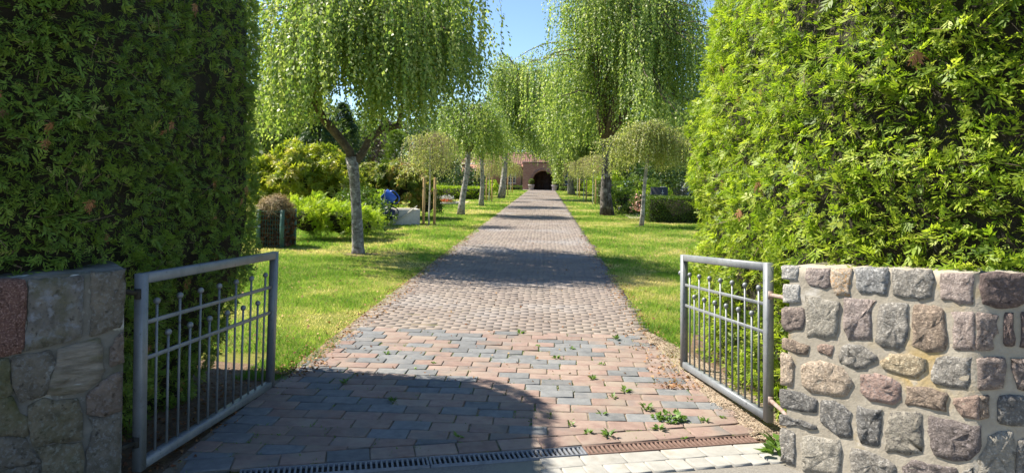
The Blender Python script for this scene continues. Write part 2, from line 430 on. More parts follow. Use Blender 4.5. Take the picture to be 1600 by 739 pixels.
ST_R1 = [
 ('lg',[-25,1124,68,1134,74,1057,-19,1050]),
 ('lg',[-16,1013,79,1027,81,932,-16,921]),
 ('mv',[124,1128,250,1135,250,1040,226,1029,180,1031,138,1037,116,1079]),
 ('bo',[260,1136,358,1151,364,1086,353,1046,361,1017,279,1005,257,1096]),
 ('bg',[389,1154,544,1168,552,1125,539,1042,492,1039,418,1032,395,1067]),
 ('gr',[569,1168,748,1185,752,1062,685,1043,658,1043,582,1045]),
 ('mb',[-15,888,99,902,113,852,101,785,14,765,-22,796]),
 ('gb',[119,974,296,968,304,954,291,788,219,767,131,762]),
 ('mv',[334,990,493,1002,468,964,475,804,354,785,330,834]),
 ('gr',[515,983,572,1003,627,1008,641,992,646,913,641,847,631,801,604,781,533,782,500,798,502,917]),
 ('br',[-12,719,94,711,145,705,129,657,69,649,-15,664]),
 ('rb',[195,722,272,738,270,678,196,683]),
 ('gr',[324,740,370,757,431,762,498,723,499,700,448,659,388,639,318,654,309,698]),
 ('go',[519,702,562,743,667,768,732,756,733,702,698,660,609,658,532,676]),
 ('tn',[108,596,199,636,287,635,356,600,382,556,358,500,290,470,166,461,111,491]),
 ('tn',[-22,635,42,625,58,585,51,468,-18,460]),
 ('pk',[425,608,486,633,564,632,618,613,615,533,589,506,489,493,432,519]),
 ('dg',[-19,430,99,439,187,426,185,358,101,343,-13,329]),
 ('dg',[216,425,304,440,371,408,377,273,315,270,267,287,218,312]),
 ('dg',[-16,291,76,288,186,287,191,264,137,257,86,254,-15,229]),
 ('dg',[412,446,536,453,527,362,521,287,430,266,410,343]),
 ('gt',[579,465,708,493,715,431,724,307,644,282,562,263,553,362]),
 ('dp',[757,489,848,493,962,496,961,402,918,341,864,317,776,316,755,421]),
 ('br',[649,606,757,625,827,611,816,529,759,535,654,521]),
 ('gr',[761,716,781,774,922,807,915,663,852,651,766,656]),
 ('rb',[858,602,955,637,957,534,896,524,878,546,853,573]),
 ('gr',[-14,205,65,212,77,37,-11,33]),
 ('gb',[117,203,316,247,333,183,327,89,312,53,125,21]),
 ('gr',[386,215,475,235,555,224,597,208,598,136,389,64]),
 ('dp',[646,224,685,259,738,262,802,276,864,283,872,217,647,139]),
 ('mr',[790,1176,920,1188,924,1124,928,1060,877,1053,795,1058,788,1120]),
 ('br',[675,1001,758,1017,803,1007,807,934,821,860,812,817,729,800,679,825,670,917]),
 ('mr',[847,1003,935,1014,938,846,905,836,856,833]),
 ('gr',[883,248,913,286,948,311,952,245,884,215]),
 ('gr',[661,122,804,173,806,56,663,2]),
 ('br',[829,175,950,218,952,111,831,65]),
 ('gr',[389,41,613,105,615,12,391,-26]),
]
ST_R2 = [
 ('mb',[-2,1012,78,1013,73,932,63,861,1,848]),
 ('dm',[15,1192,80,1204,175,1207,192,1175,191,1089,139,1055,83,1047,20,1068,10,1141]),
 ('dm',[100,1018,139,1024,142,883,100,882]),
 ('dm',[167,1031,227,1033,230,883,167,876]),
 ('mb',[5,810,106,824,108,692,8,671]),
 ('mb',[130,824,181,827,226,821,228,693,157,691]),
 ('dg',[90,647,175,658,230,650,232,539,144,526,89,537]),
 ('br',[12,636,53,645,52,552,14,533]),
 ('gb',[12,245,18,353,56,459,84,477,145,493,150,375,146,269]),
 ('gr',[160,449,200,475,244,469,247,288,165,273]),
 ('dg',[208,1206,278,1214,280,1097,210,1084]),
 ('gr',[244,1028,292,1033,294,896,246,884]),
 ('gr',[199,521,259,537,260,491,200,482]),
 ('mb',[252,646,305,653,307,557,253,549]),
]
ST_L = [
 ('rg',[566,1091,435,1081,432,1027,433,926,438,766,463,746,560,749]),
 ('ds',[430,1084,396,1085,215,1082,213,973,216,798,322,777,436,758,427,926]),
 ('dk',[179,1093,34,1098,35,957,45,828,130,802,180,794]),
 ('pm',[92,740,67,780,35,805,30,703,36,645,96,633]),
 ('lb',[304,747,148,779,129,745,121,630,126,588,193,535,259,533,341,540,340,615,315,680]),
 ('dk',[485,739,419,749,345,746,315,687,340,622,353,542,415,533,454,527,477,598]),
 ('ol',[560,743,496,734,489,639,474,577,525,553,557,552]),
 ('pm',[183,524,98,591,38,606,35,419,107,400,181,418,189,497]),
 ('ol',[415,511,354,533,307,504,225,503,205,395,204,311,327,317,401,313,420,424]),
 ('dk',[175,410,120,396,47,403,43,334,40,175,52,92,176,123,184,237,156,336]),
 ('ol',[557,556,477,558,453,478,420,458,419,370,441,375,554,399]),
 ('dk',[554,393,424,365,418,317,360,236,466,241,552,242]),
 ('ol',[395,305,310,306,203,290,190,210,201,129,365,170,360,243]),
 ('dk',[552,235,471,236,377,233,370,164,551,196]),
 ('dk',[690,1100,576,1092,571,758,684,774]),
 ('ol',[684,783,571,767,565,408,678,432]),
 ('dk',[678,419,565,395,562,205,675,234]),
 ('dk',[176,109,51,77,48,-81,173,-46]),
 ('ol',[359,155,188,112,186,-43,356,5]),
 ('dk',[551,190,370,151,368,8,549,58]),
]
# ---------------------------------------------------------------- the ground
def sheet(name, poly, z, m):
    P = np.array([[x, y, z] for x, y in poly], float)
    mb = MB(); mb.add(P, tris=[[0, i, i + 1] for i in range(1, len(P) - 1)])
    return struct(mb.build(name, m))
sheet('lawn', [(-500, -60), (500, -60), (500, 900), (-500, 900)], 0.0, MT['lawn'])
sheet('pavement', [(-14, -8), (14, -8), (14, 7.26), (1.60, 4.46), (1.42, 4.414), (-2.10, 3.437), (-2.6, 3.0), (-14, -0.1)], 0.008, MT['asphalt'])
sheet('soil_left', [(-2.02, 3.3), (-1.93, 3.6), (-1.93, 5.3), (-2.3, 5.75), (-3.2, 5.9), (-6, 5.9), (-6, 0.4)], 0.004, MT['mulch'])
sheet('soil_right', [(1.0, 4.25), (1.4, 4.2), (2.1, 3.5), (5, 2.6), (7, 7.6), (1.55, 7.4), (1.30, 6.4), (1.05, 5.9)], 0.004, MT['mulch'])

DE = np.array([0.9636, 0.2674]); DN = np.array([-0.2674, 0.9636]); D0 = np.array([0.246, 4.199])   # along / across the drain
def dpt(a, b): return D0 + DE * a + DN * b

path = sheet('path', [tuple(dpt(-2.3, .004)), tuple(dpt(1.25, .004)), (1.3, 5.0), (1.06, 7.1), (1.06, 84), (-2.02, 84), (-2.02, 4.6)], 0.0145, MT['joint_sand'])
HP = 0.024                                    # paver top height

def clip(poly, p, n):
    out = []
    for i in range(len(poly)):
        a, b = np.array(poly[i]), np.array(poly[(i + 1) % len(poly)])
        da, db = np.dot(a - p, n), np.dot(b - p, n)
        if da >= 0: out.append(a)
        if da * db < 0: out.append(a + (b - a) * da / (da - db))
    return out
def slab_mesh(poly, h, c, m, tilt=0.0008, name='paver'):
    """a flat stone with a rounded rim over any convex outline"""
    P = np.array(poly, float); k = len(P); ctr = P.mean(0)
    e = P - ctr
    ins = ctr + e * np.maximum(0.2, 1 - c / (np.linalg.norm(e, axis=1) * .62))[:, None]
    ins2 = ctr + e * np.maximum(0.2, 1 - 2.4 * c / (np.linalg.norm(e, axis=1) * .62))[:, None]
    t = rng.normal(0, tilt * 6, 2)
    def z(q, zz): return np.c_[q, zz + (q - ctr) @ t]
    V = np.concatenate([np.c_[P, np.full(k, -.01)], z(P, h - c * .9), z(ins, h - c * .25), z(ins2, h), z(ctr[None], h)])
    q = []
    for r in range(3):
        for i in range(k):
            j = (i + 1) % k
            q.append([r * k + i, r * k + j, r * k + k + j, r * k + k + i])
    return MB().add(V, q, [[3 * k + i, 3 * k + (i + 1) % k, 4 * k] for i in range(k)]).mesh(name, m)
def shrink(poly, j):
    P = np.array(poly, float); c = P.mean(0); e = P - c
    return c + np.sign(e) * np.maximum(np.abs(e) - j, .004)

# large pavers by the gate: running bond, clipped along the drain
PW, PD = 0.245, 0.150
row, y = 0, 3.45
npv = 0
while y < 7.12:
    off = (0.5 * PW if row % 2 else 0.0) + rng.normal(0, .012) + row * .012
    x = -1.99 - PW + off % PW
    xr = 1.32 if y < 5.6 else 1.32 - (y - 5.6) * .21
    lx = -1.985 if y < 5.4 else -1.985 + (y - 5.4) * .06
    while x < xr:
        sk = 0.006
        q = [(x, y), (x + PW, y + sk), (x + PW, y + PD + sk), (x, y + PD)]
        q = clip(q, dpt(0, .185), DN)
        if len(q) > 2: q = clip(q, np.array([lx, 0]), np.array([1.0, 0]))
        if len(q) > 2: q = clip(q, np.array([xr, 0]), np.array([-1.0, 0]))
        if len(q) > 2:
            P = np.array(q); ext = P.max(0) - P.min(0)
            if ext[0] > .045 and ext[1] > .035:
                diag = (x * 2.2 + (y - 4) * 1.6)
                g = .36 + .36 * math.sin(diag * 3.1 + 1.3) + (.12 if y > 5.9 else -.05)
                grey = rng.random() < g
                c = P.mean(0)
                pj = shrink(P, np.array([.0050, .0026])) + rng.normal(0, .0018, P.shape) - c
                o = link('paver', slab_mesh(pj, HP, .0026, MT['paver_grey' if grey else 'paver_red']), path, (c[0], c[1], rng.normal(0, .0022) - .006 * max(0.0, float(vnoise(c[0], c[1], 2.2, 17)))))
                npv += 1
        x += PW
    y += PD; row += 1
# soldier row along the drain
a = -2.2
while a < 1.22:
    w = PW if a < .95 else .24
    c = dpt(a + w / 2, .095)
    q = np.array([(-w / 2 + .004, -.075), (w / 2 - .004, -.075), (w / 2 - .004, .075), (-w / 2 + .004, .075)]) + rng.normal(0, .003, (4, 2))
    o = link('paver', slab_mesh(q, HP, .0026, MT['paver_grey' if rng.random() < .38 else 'paver_red']), path, (c[0], c[1], 0))
    o.rotation_euler = (0, 0, math.atan2(DE[1], DE[0])); npv += 1
    a += w
# small pavers of the long path: past the limit, one part
mb = MB()
r = 0; y = 7.13; SW, SD = .172, .086
cx = []
while y < 83.5:
    off = (.5 if r % 2 else 0) * SW + rng.normal(0, .01)
    xs = np.arange(-1.98 - SW + off, 1.02, SW)
    cx.append(np.stack([xs + SW / 2, np.full(len(xs), y + SD / 2)], 1)); y += SD; r += 1
cx = np.concatenate(cx); cx = cx[cx[:, 0] > -1.96]
n = len(cx)
hz = HP - .002 + .006 * vnoise(cx[:, 0], cx[:, 1], 1.3, 5) + rng.normal(0, .0014, n)
hz -= .006 * np.exp(-((cx[:, 0] + 1.35) / .5) ** 2 - ((cx[:, 1] - 9.3) / 2.5) ** 2)
tx, ty = rng.normal(0, .010, n), rng.normal(0, .013, n)
sq = np.array([[-1, -1], [1, -1], [1, 1], [-1, 1]], float)
hw = np.array([SW / 2 - .0016, SD / 2 - .0016])
o1 = sq * hw; o2 = sq * (hw - .0032)
yaw = rng.normal(0, .014, n)
def rotp(o): return np.stack([o[None, :, 0] * np.cos(yaw)[:, None] - o[None, :, 1] * np.sin(yaw)[:, None], o[None, :, 0] * np.sin(yaw)[:, None] + o[None, :, 1] * np.cos(yaw)[:, None]], -1)
r1, r2 = rotp(o1), rotp(o2)
zb = (hz - .012)[:, None] * np.ones((1, 4)); z2 = hz[:, None] + r2[..., 0] * tx[:, None] + r2[..., 1] * ty[:, None]
V = np.concatenate([np.concatenate([cx[:, None] + r1, zb[..., None]], -1), np.concatenate([cx[:, None] + r2, z2[..., None]], -1)], 1).reshape(-1, 3)
b = np.arange(n)[:, None] * 8
fq = np.array([[0, 1, 5, 4], [1, 2, 6, 5], [2, 3, 7, 6], [3, 0, 4, 7], [4, 5, 6, 7]])
Q = (b[:, None, :] + fq[None]).reshape(-1, 4)
mb.add(V, Q, tint=np.repeat(np.clip(rng.normal(.5, .24, n), 0, 1), 8))
mb.build('small_paver', MT['small_paver'], path, kind='stuff')

# pale concrete slabs on the street side of the drain
strip = struct(thing('concrete_edging', 'x', 'x'))
del strip['label']; del strip['category']
a = -.30
while a < 1.28:
    w = .235 + rng.normal(0, .006)
    for (b0, b1, w0, w1) in ((-.272, -.135, 0, w), (-.405, -.276, -.03, w * .47 - .03), (-.405, -.276, w * .5 - .03, w - .03)):
        q = np.array([(w0 + .003, b0), (w1 - .003, b0), (w1 - .003, b1), (w0 + .003, b1)]) + rng.normal(0, .002, (4, 2))
        c = q.mean(0); p = dpt(a + c[0], c[1])
        o = link('concrete_slab', slab_mesh(q - c, HP - .002, .004, MT['slab'], name='concrete_slab'), strip, (p[0], p[1], rng.normal(0, .001)))
        o.rotation_euler = (0, 0, math.atan2(DE[1], DE[0]))
    a += w

# drain grates
dz = math.atan2(DE[1], DE[0])
def grate(a0, a1, m, label, nslat, tilt=0):
    p = dpt(a0, 0)
    t = thing('drain_grate', label, 'drain grate', (p[0], p[1], HP - .022 + tilt), dz, 'drain grates across the gateway')
    Lg = a1 - a0 - .006
    f = MB()
    cbox(f, 0, Lg, -.013, -.002, -.02, .021, .002); cbox(f, 0, Lg, -.126, -.115, -.02, .021, .002)
    cbox(f, 0, .012, -.115, -.013, -.02, .0205, .002); cbox(f, Lg - .012, Lg, -.115, -.013, -.02, .0205, .002)
    f.build('frame', m, t)
    ch = MB(); box(ch, .004, Lg - .004, -.122, -.006, .0005, .0040); ch.build('channel', MT['gutter_dark'], t)
    sm = MB(); cbox(sm, -.0062, .0062, -.1155, -.0125, .0060, .0195, .002)
    me = sm.mesh('slat', m)
    for k in range(nslat):
        link('slat', me, t, (Lg * (k + 1) / (nslat + 1), 0, 0))
grate(-1.90, -.905, MT['iron'], 'dark iron drain grate choked with dirt at the left end of the gutter', 34)
grate(-.905, .0, MT['iron'], 'dark iron drain grate in the shade, between the dirty one and the rusty one', 31)
grate(.0, 1.09, MT['rust'], 'rusty red drain grate in the sun beside the pale slabs', 37)

# dirt washed over the pavers along the right gate leaf
inner = np.array([gnd(*p)[:2] for p in ((1002, 522), (1030, 552), (1066, 590), (1100, 625), (1136, 655), (1178, 684), (1212, 700))])
outer = np.array([(1.16, 7.05), (1.32, 6.5), (1.45, 5.9), (1.55, 5.3), (1.62, 4.9), (1.62, 4.55), (1.56, 4.3)])
tt = np.linspace(0, 1, 60)
def rs(P): s = np.linspace(0, 1, len(P)); return np.stack([np.interp(tt, s, P[:, 0]), np.interp(tt, s, P[:, 1])], 1)
A_, B_ = rs(inner), rs(outer)
A_ = A_ + rng.normal(0, .022, A_.shape)
w = np.linspace(0, 1, 12)
G = A_[:, None] * (1 - w)[None, :, None] + B_[:, None] * w[None, :, None]
Z = .016 + .018 * np.minimum(w / .25, 1)[None, :] + .007 * vnoise(G[..., 0], G[..., 1], 14, 3)
V = np.concatenate([G, Z[..., None]], -1).reshape(-1, 3)
i = np.arange(59)[:, None] * 12 + np.arange(11)[None]
struct(MB().add(V, np.stack([i, i + 1, i + 13, i + 12], -1).reshape(-1, 4)).build('dirt', MT['dirt'], smooth=True))
def chips(n, P, size, tint, zj=.004):
    mb = MB()
    D = rng.standard_normal((n, 3)) * (1, 1, .35); N = np.array([0, 0, 1]) + rng.normal(0, .5, (n, 3))
    leaves(mb, P, D, N, size, size * rng.uniform(.5, .9, n), tint, fold=.25)
    return mb
n = 7000
ii = rng.integers(0, 60, n); ww = rng.beta(1.3, 1.1, n)
P = A_[ii] * (1 - ww)[:, None] + B_[ii] * ww[:, None] + rng.normal(0, .02, (n, 2))
P = np.c_[P, .030 + .008 * rng.random(n) + .004]
chips(n, P, rng.uniform(.005, .015, n), rng.random(n)).build('grit', MT['grit'], kind='stuff')
# brown leaves and crumbs along the path edges
n = 2600
yy = 5.4 + 14 * rng.random(n) ** 1.6; left = rng.random(n) < .55
xx = np.where(left, -1.93 + rng.normal(0, .09, n), 1.05 + rng.normal(0, .10, n))
near = rng.random(n) < .10
xx[near] = rng.uniform(-1.9, 1.0, near.sum())
chips(n, np.c_[xx, yy, np.full(n, HP + .004) + .012 * rng.random(n)], rng.uniform(.012, .04, n), rng.random(n)).build('fallen_leaf', MT['dry_leaf'], kind='stuff')
n = 1500
P = np.c_[rng.uniform(-3.0, -1.90, n), rng.uniform(3.3, 5.6, n), .01 + .012 * rng.random(n)]
chips(n, P, rng.uniform(.01, .035, n), rng.random(n) * .6).build('leaf_litter', MT['dry_leaf'], kind='stuff')
n = 1500
yy = 6 + 20 * rng.random(n) ** 1.3; xx = np.where(rng.random(n) < .6, -1.95 - 4.5 * rng.random(n), 1.1 + 3 * rng.random(n))
chips(n, np.c_[xx, yy, .015 + .02 * rng.random(n)], rng.uniform(.02, .05, n), rng.random(n)).build('lawn_litter', MT['dry_leaf'], kind='stuff')
# moss and seedlings in the joints
n = 9500
rr = rng.integers(0, 25, n); yy = 3.45 + rr * PD + rng.normal(0, .006, n); xx = rng.uniform(-1.9, 1.2, n)
vj = rng.random(n) < .6
kx = np.round((xx - (rr % 2) * .5 * PW + 1.99) / PW) * PW - 1.99 + (rr % 2) * .5 * PW + rr * .012
xx = np.where(vj, kx + rng.normal(0, .008, n), xx); yy = np.where(vj, yy + rng.random(n) * PD, yy)
cl = vnoise(xx, yy, 5, 9) + .25 * rng.standard_normal(n)
ok = (cl > .0) & ((yy - D0[1]) * DN[1] + (xx - D0[0]) * DN[0] > .01) & (yy < 7.2)
xx, yy = xx[ok], yy[ok]; n = len(xx)
leaves_mb = MB()
leaves(leaves_mb, np.c_[xx, yy, np.full(n, HP - .010)], rng.standard_normal((n, 3)) * (1, 1, .3) + (0, 0, .6), rng.standard_normal((n, 3)) + (0, 0, 1), rng.uniform(.008, .026, n), rng.uniform(.004, .010, n), rng.random(n))
leaves_mb.build('joint_moss', MT['weed'], kind='stuff')

# ---------------------------------------------------------------- grass blades
def grass(n, x0, x1, y0, y1, hgt, wid, power, seed, keep):
    g = np.random.default_rng(seed)
    x = g.uniform(x0, x1, n); y = y0 + (y1 - y0) * g.random(n) ** power
    k = keep(x, y, g); x, y = x[k], y[k]; n = len(x)
    dry = vnoise(x, y, .9, 21) * .55 + vnoise(x, y, 3.1, 22) * .35 + vnoise(x, y, 9., 23) * .2
    bare = (dry > .5) & (g.random(n) < .55)
    x, y, dry = x[~bare], y[~bare], dry[~bare]; n = len(x)
    sc = np.clip(1 - .55 * np.clip(dry, -.6, 1), .4, 1.5)
    h = hgt * g.uniform(.5, 1.3, n) * sc
    a = g.uniform(0, 2 * np.pi, n); wv = np.stack([np.cos(a), np.sin(a), np.zeros(n)], 1) * (wid * g.uniform(.6, 1.3, n))[:, None]
    lean = np.c_[g.normal(0, .55, n), g.normal(0, .55, n), np.zeros(n)] * h[:, None]
    b = np.c_[x, y, np.zeros(n)]
    V = np.stack([b - wv / 2, b + wv / 2, b + lean + np.c_[np.zeros(n), np.zeros(n), h]], 1).reshape(-1, 3)
    tint = np.clip(.40 + .95 * dry + g.normal(0, .16, n), 0, 1)
    MB().add(V, tris=np.arange(3 * n).reshape(-1, 3), tint=np.repeat(tint, 3)).build('grass', MT['grass'], kind='stuff')
def edge_l(y): return -1.93 + .05 * np.sin(y * 2.3) + .05 * np.sin(y * 5.1 + 1)
def keepL(x, y, g): return (x < edge_l(y) + g.normal(0, .03, len(x))) & ~((y < 6.1) & (x < -2.35)) & ~((y < 5.25))
def keepR(x, y, g): return (x > 1.10 + .06 * np.sin(y * 2.1) + .04 * np.sin(y * 4.7) + g.normal(0, .03, len(x))) & ~((y < 7.4) & (x > 1.34))
grass(150000, -7.5, -1.85, 5.3, 14, .038, .0065, 1.25, 1, keepL)
grass(130000, -12, -1.85, 14, 30, .05, .014, 1.4, 2, keepL)
grass(45000, 1.0, 3.2, 5.9, 12, .055, .0065, 1.0, 3, keepR)
grass(120000, 1.0, 8, 10, 30, .05, .013, 1.4, 4, keepR)
grass(60000, -12, -1.9, 30, 82, .06, .035, 1.3, 5, keepL)
grass(40000, 1.0, 10, 30, 82, .06, .035, 1.3, 6, keepR)

# ---------------------------------------------------------------- field-stone walls
def stone_obj(code, uz, p0, d, nrm, parent, proud, grow=.07, smooth=False):
    P = np.array(uz, float).reshape(-1, 2) / 1000.0
    if P[:, 1].max() < -.02: return
    c = P.mean(0)
    # round the corners and roughen the outline
    k = len(P); out = []
    for i in range(k):
        a, b, e = P[i - 1], P[i], P[(i + 1) % k]
        q1 = b + (a - b) * min(.22, .007 / (np.linalg.norm(a - b) + 1e-6)); q2 = b + (e - b) * min(.22, .007 / (np.linalg.norm(e - b) + 1e-6))
        out += [q1, q2]
        L = np.linalg.norm(e - b)
        for s in range(1, int(L / .035)):
            out.append(b + (e - b) * s / int(L / .035))
    P = np.array(out); k = len(P)
    P = P + rng.normal(0, .003, P.shape)
    e = P - c
    rings = []
    for s, h in ((1.0 + grow + .01, -.012), (1.0 + grow, proud * .15), (.985 + grow, proud * .9), (.68, proud * 1.05), (.35, proud * 1.1)):
        q = c + e * s
        jit = rng.normal(0, .0028 * (1.0 if s < .99 else .25), k)
        rings.append(np.c_[q, np.full(k, h) + jit])
    R_ = np.concatenate(rings + [np.array([[*c, proud * 1.35]])])
    V = np.c_[d[0] * R_[:, 0] + nrm[0] * R_[:, 2], d[1] * R_[:, 0] + nrm[1] * R_[:, 2], R_[:, 1]]
    V += np.array([p0[0], p0[1], 0.0])
    q = []
    for r in range(4):
        for i in range(k):
            j = (i + 1) % k
            q.append([r * k + i, r * k + j, r * k + k + j, r * k + k + i])
    m = MB().add(V, q, [[4 * k + i, 4 * k + (i + 1) % k, 5 * k] for i in range(k)])
    m.build('stone', STONE[code], parent, smooth=smooth)
def mortar_core(front, tops, thick, m, parent, side):
    """front: plan polyline of the mortar face, thickened away from the street"""
    F_ = np.array(front, float); k = len(F_)
    fine, tz = [], []
    for i in range(k - 1):
        nseg = max(2, int(np.linalg.norm(F_[i + 1] - F_[i]) / .05))
        for s in range(nseg + (i == k - 2)):
            fine.append(F_[i] + (F_[i + 1] - F_[i]) * s / nseg); tz.append(tops[i] + (tops[i + 1] - tops[i]) * s / nseg)
    Fn = np.array(fine); tz = np.array(tz) + rng.normal(0, .004, len(tz))
    T = np.gradient(Fn, axis=0); T = unit(T); N = np.stack([T[:, 1], -T[:, 0]], 1) * side
    zs = np.array([-.15, .2, .4, .6, .8, .95, 1.0])
    fv = np.stack([np.concatenate([Fn + N * (.004 * vnoise(np.arange(len(Fn)) * .7, np.full(len(Fn), z * 9), 1.0, 4))[:, None], (np.where(z < 0, z, tz * z))[:, None] * np.ones((len(Fn), 1))], 1) for z in zs])
    Bk = Fn - N * thick
    bt = np.concatenate([Bk, tz[:, None]], 1); bb = np.concatenate([Bk, np.full((len(Fn), 1), -.15)], 1)
    V = np.concatenate([fv, bt[None], bb[None]]); r, c_ = V.shape[:2]
    i = np.arange(r - 1)[:, None] * c_ + np.arange(c_ - 1)[None]
    q = np.stack([i, i + 1, i + 1 + c_, i + c_], -1).reshape(-1, 4)
    mb = MB().add(V.reshape(-1, 3), q)
    for col in (0, c_ - 1):                       # end caps
        idx = [rr * c_ + col for rr in range(r)]
        cvs = V[:, col]; mb.add(np.concatenate([cvs, cvs.mean(0)[None]]), tris=[[a_, (a_ + 1) % r, r] for a_ in range(r)])
    return mb.build('mortar', m, parent)
pR = (1.36, 4.06); dR = np.array([.66, -.75]) / np.hypot(.66, .75); nR = np.array([dR[1], -dR[0]])
pC = (1.985, 3.350); dC = np.array([.94, -.33]) / np.hypot(.94, .33); nC = np.array([dC[1], -dC[0]])
pL = (-2.03, 3.42); dL = np.array([-.75, -.66]) / np.hypot(.75, .66); nL = np.array([-dL[1], dL[0]])
wr = thing('stone_wall', 'right gate wall of mixed fieldstones in pale mortar, sunlit, below the bright hedge', 'wall')
mortar_core([np.array(pR) + dR * .02, np.array(pC), np.array(pC) + dC * 2.3], [1.125, 1.195, 1.25], .42, MT['mortar'], wr, 1)
for c_, uz in ST_R1: stone_obj(c_, uz, pR, dR, nR, wr, .0055)
for c_, uz in ST_R2: stone_obj(c_, uz, pC, dC, nC, wr, .007)
cods = ['gr', 'mb', 'dm', 'br', 'dg', 'gb']
for rI in range(5):
    u = .62 + rng.random() * .1
    while u < 2.15:
        w_ = rng.uniform(.12, .26); h0 = rI * .235 + .02
        if h0 + .2 < 1.23:
            j = rng.normal(0, .012, 8)
            stone_obj(cods[rng.integers(6)], [1000 * v for v in (u + j[0], h0 + .205 + j[1], u + w_ + j[2], h0 + .205 + j[3], u + w_ + j[4], h0 + j[5], u + j[6], h0 + j[7])], pC, dC, nC, wr, .007)
        u += w_ + .035
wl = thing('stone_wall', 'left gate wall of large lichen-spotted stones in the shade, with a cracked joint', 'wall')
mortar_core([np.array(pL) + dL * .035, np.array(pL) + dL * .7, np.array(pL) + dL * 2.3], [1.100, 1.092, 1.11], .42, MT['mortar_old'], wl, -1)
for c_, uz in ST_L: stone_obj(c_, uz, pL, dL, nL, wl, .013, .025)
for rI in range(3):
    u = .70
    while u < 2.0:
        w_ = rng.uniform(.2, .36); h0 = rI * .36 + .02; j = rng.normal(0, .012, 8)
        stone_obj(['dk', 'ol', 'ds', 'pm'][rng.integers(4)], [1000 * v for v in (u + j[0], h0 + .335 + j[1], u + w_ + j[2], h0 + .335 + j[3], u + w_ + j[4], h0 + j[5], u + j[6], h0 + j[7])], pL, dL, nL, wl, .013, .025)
        u += w_ + .02

# ---------------------------------------------------------------- the two gate leaves
def beam(mb, A, B, w, d, nrm, m=0):
    A, B = np.asarray(A, float), np.asarray(B, float)
    ax = unit(B - A); n1 = unit(nrm - ax * np.dot(nrm, ax)); n2 = np.cross(ax, n1); c = min(w, d) * .12
    pr = [(-w / 2 + c, -d / 2), (w / 2 - c, -d / 2), (w / 2, -d / 2 + c), (w / 2, d / 2 - c), (w / 2 - c, d / 2), (-w / 2 + c, d / 2), (-w / 2, d / 2 - c), (-w / 2, -d / 2 + c)]
    V = [A + n1 * y_ + n2 * x_ for x_, y_ in pr] + [B + n1 * y_ + n2 * x_ for x_, y_ in pr] + [A, B]
    mb.add(V, [[i, (i + 1) % 8, 8 + (i + 1) % 8, 8 + i] for i in range(8)], [[(i + 1) % 8, i, 16] for i in range(8)] + [[8 + i, 8 + (i + 1) % 8, 17] for i in range(8)], m=m)
def gate(label, b0, t0, b1, t1, rails, wpost, wrail, latch=None, hinges=()):
    o = np.array([b0[0], b0[1], 0.0])
    b0, t0, b1, t1 = [np.array(v, float) - o for v in (b0, t0, b1, t1)]
    def Gp(s, t): return (b0 * (1 - s) + b1 * s) * (1 - t) + (t0 * (1 - s) + t1 * s) * t
    nrm = unit(np.cross(b1 - b0, [0, 0, 1.0]))
    t = thing('metal_gate', label, 'gate', tuple(o), 0, 'open gate leaves')
    L = np.linalg.norm(b1 - b0); e = wpost / 2 / L
    for s, nm in ((e, 'post'), (1 - e, 'post')):
        f = MB(); beam(f, Gp(s, 0), Gp(s, 1), wpost, .05, nrm); f.build(nm, MT['galv'], t)
    for tt_ in (wrail / 2, 1 - wrail / 2):
        f = MB(); beam(f, Gp(2 * e, tt_), Gp(1 - 2 * e, tt_), wrail, .05, nrm); f.build('frame_rail', MT['galv'], t)
    for tt_ in rails:
        f = MB(); beam(f, Gp(2 * e, tt_), Gp(1 - 2 * e, tt_), .022, .012, nrm); f.build('cross_rail', MT['galv'], t)
    n = 13
    for k in range(n):
        s = 2 * e + (1 - 4 * e) * (k + 1) / (n + 1)
        hi = rails[1] + .085 if k % 2 == 0 else rails[0] + .085
        f = MB(); tube(f, [Gp(s, wrail * .8), Gp(s, hi * .5), Gp(s, hi)], .0075, 8); bo = f.build('bar', MT['galv'], t, smooth=True)
        g = MB(); ball(g, Gp(s, hi + .012), .0185); g.build('ball', MT['galv'], bo, smooth=True)
    if latch:
        f = MB(); p = Gp(1, latch)
        dv = unit(b1 - b0); tube(f, [p - dv * .01, p + dv * .035], .009, 8)
        ball(f, p + dv * .05, .02); beam(f, p + nrm * .03 + np.array([0, 0, .07]), p + nrm * .03 - np.array([0, 0, .13]), .03, .012, nrm)
        f.build('latch', MT['galv'], t, smooth=True)
    for h, P1 in hinges:
        f = MB(); p = Gp(0, h); P1 = np.array(P1) - o
        tube(f, [p + unit(P1 - p) * .0, p * .5 + P1 * .5 + (0, 0, .006), P1], .013, 8); tube(f, [p + (0, 0, -.025), p + (0, 0, .025)], .018, 8)
        f.build('hinge_pin', MT['hinge' if latch else 'gutter_dark'], t, smooth=True)
    return t
Gx = lambda px, py, Y: at(px, py, Y)
gate('left gate leaf of grey metal bars, standing open in the shade of the left hedge',
     Gx(212, 737, 3.50), Gx(216, 428, 3.50), Gx(424, 604, 5.15), Gx(431, 393, 5.15), (.56, .745), .055, .052,
     hinges=((.90, (-2.10, 3.36, 1.0)), (.15, (-2.10, 3.36, .2))))
gate('right gate leaf of grey metal bars, standing open in the sun against the bright hedge',
     Gx(1204, 660, 4.53), Gx(1204, 411, 4.53), Gx(1067, 572, 5.98), Gx(1067, 398, 5.98), (.555, .735), .055, .052, latch=.83,
     hinges=((.80, (1.465, 4.22, .90)), (.14, (1.465, 4.22, .2))))
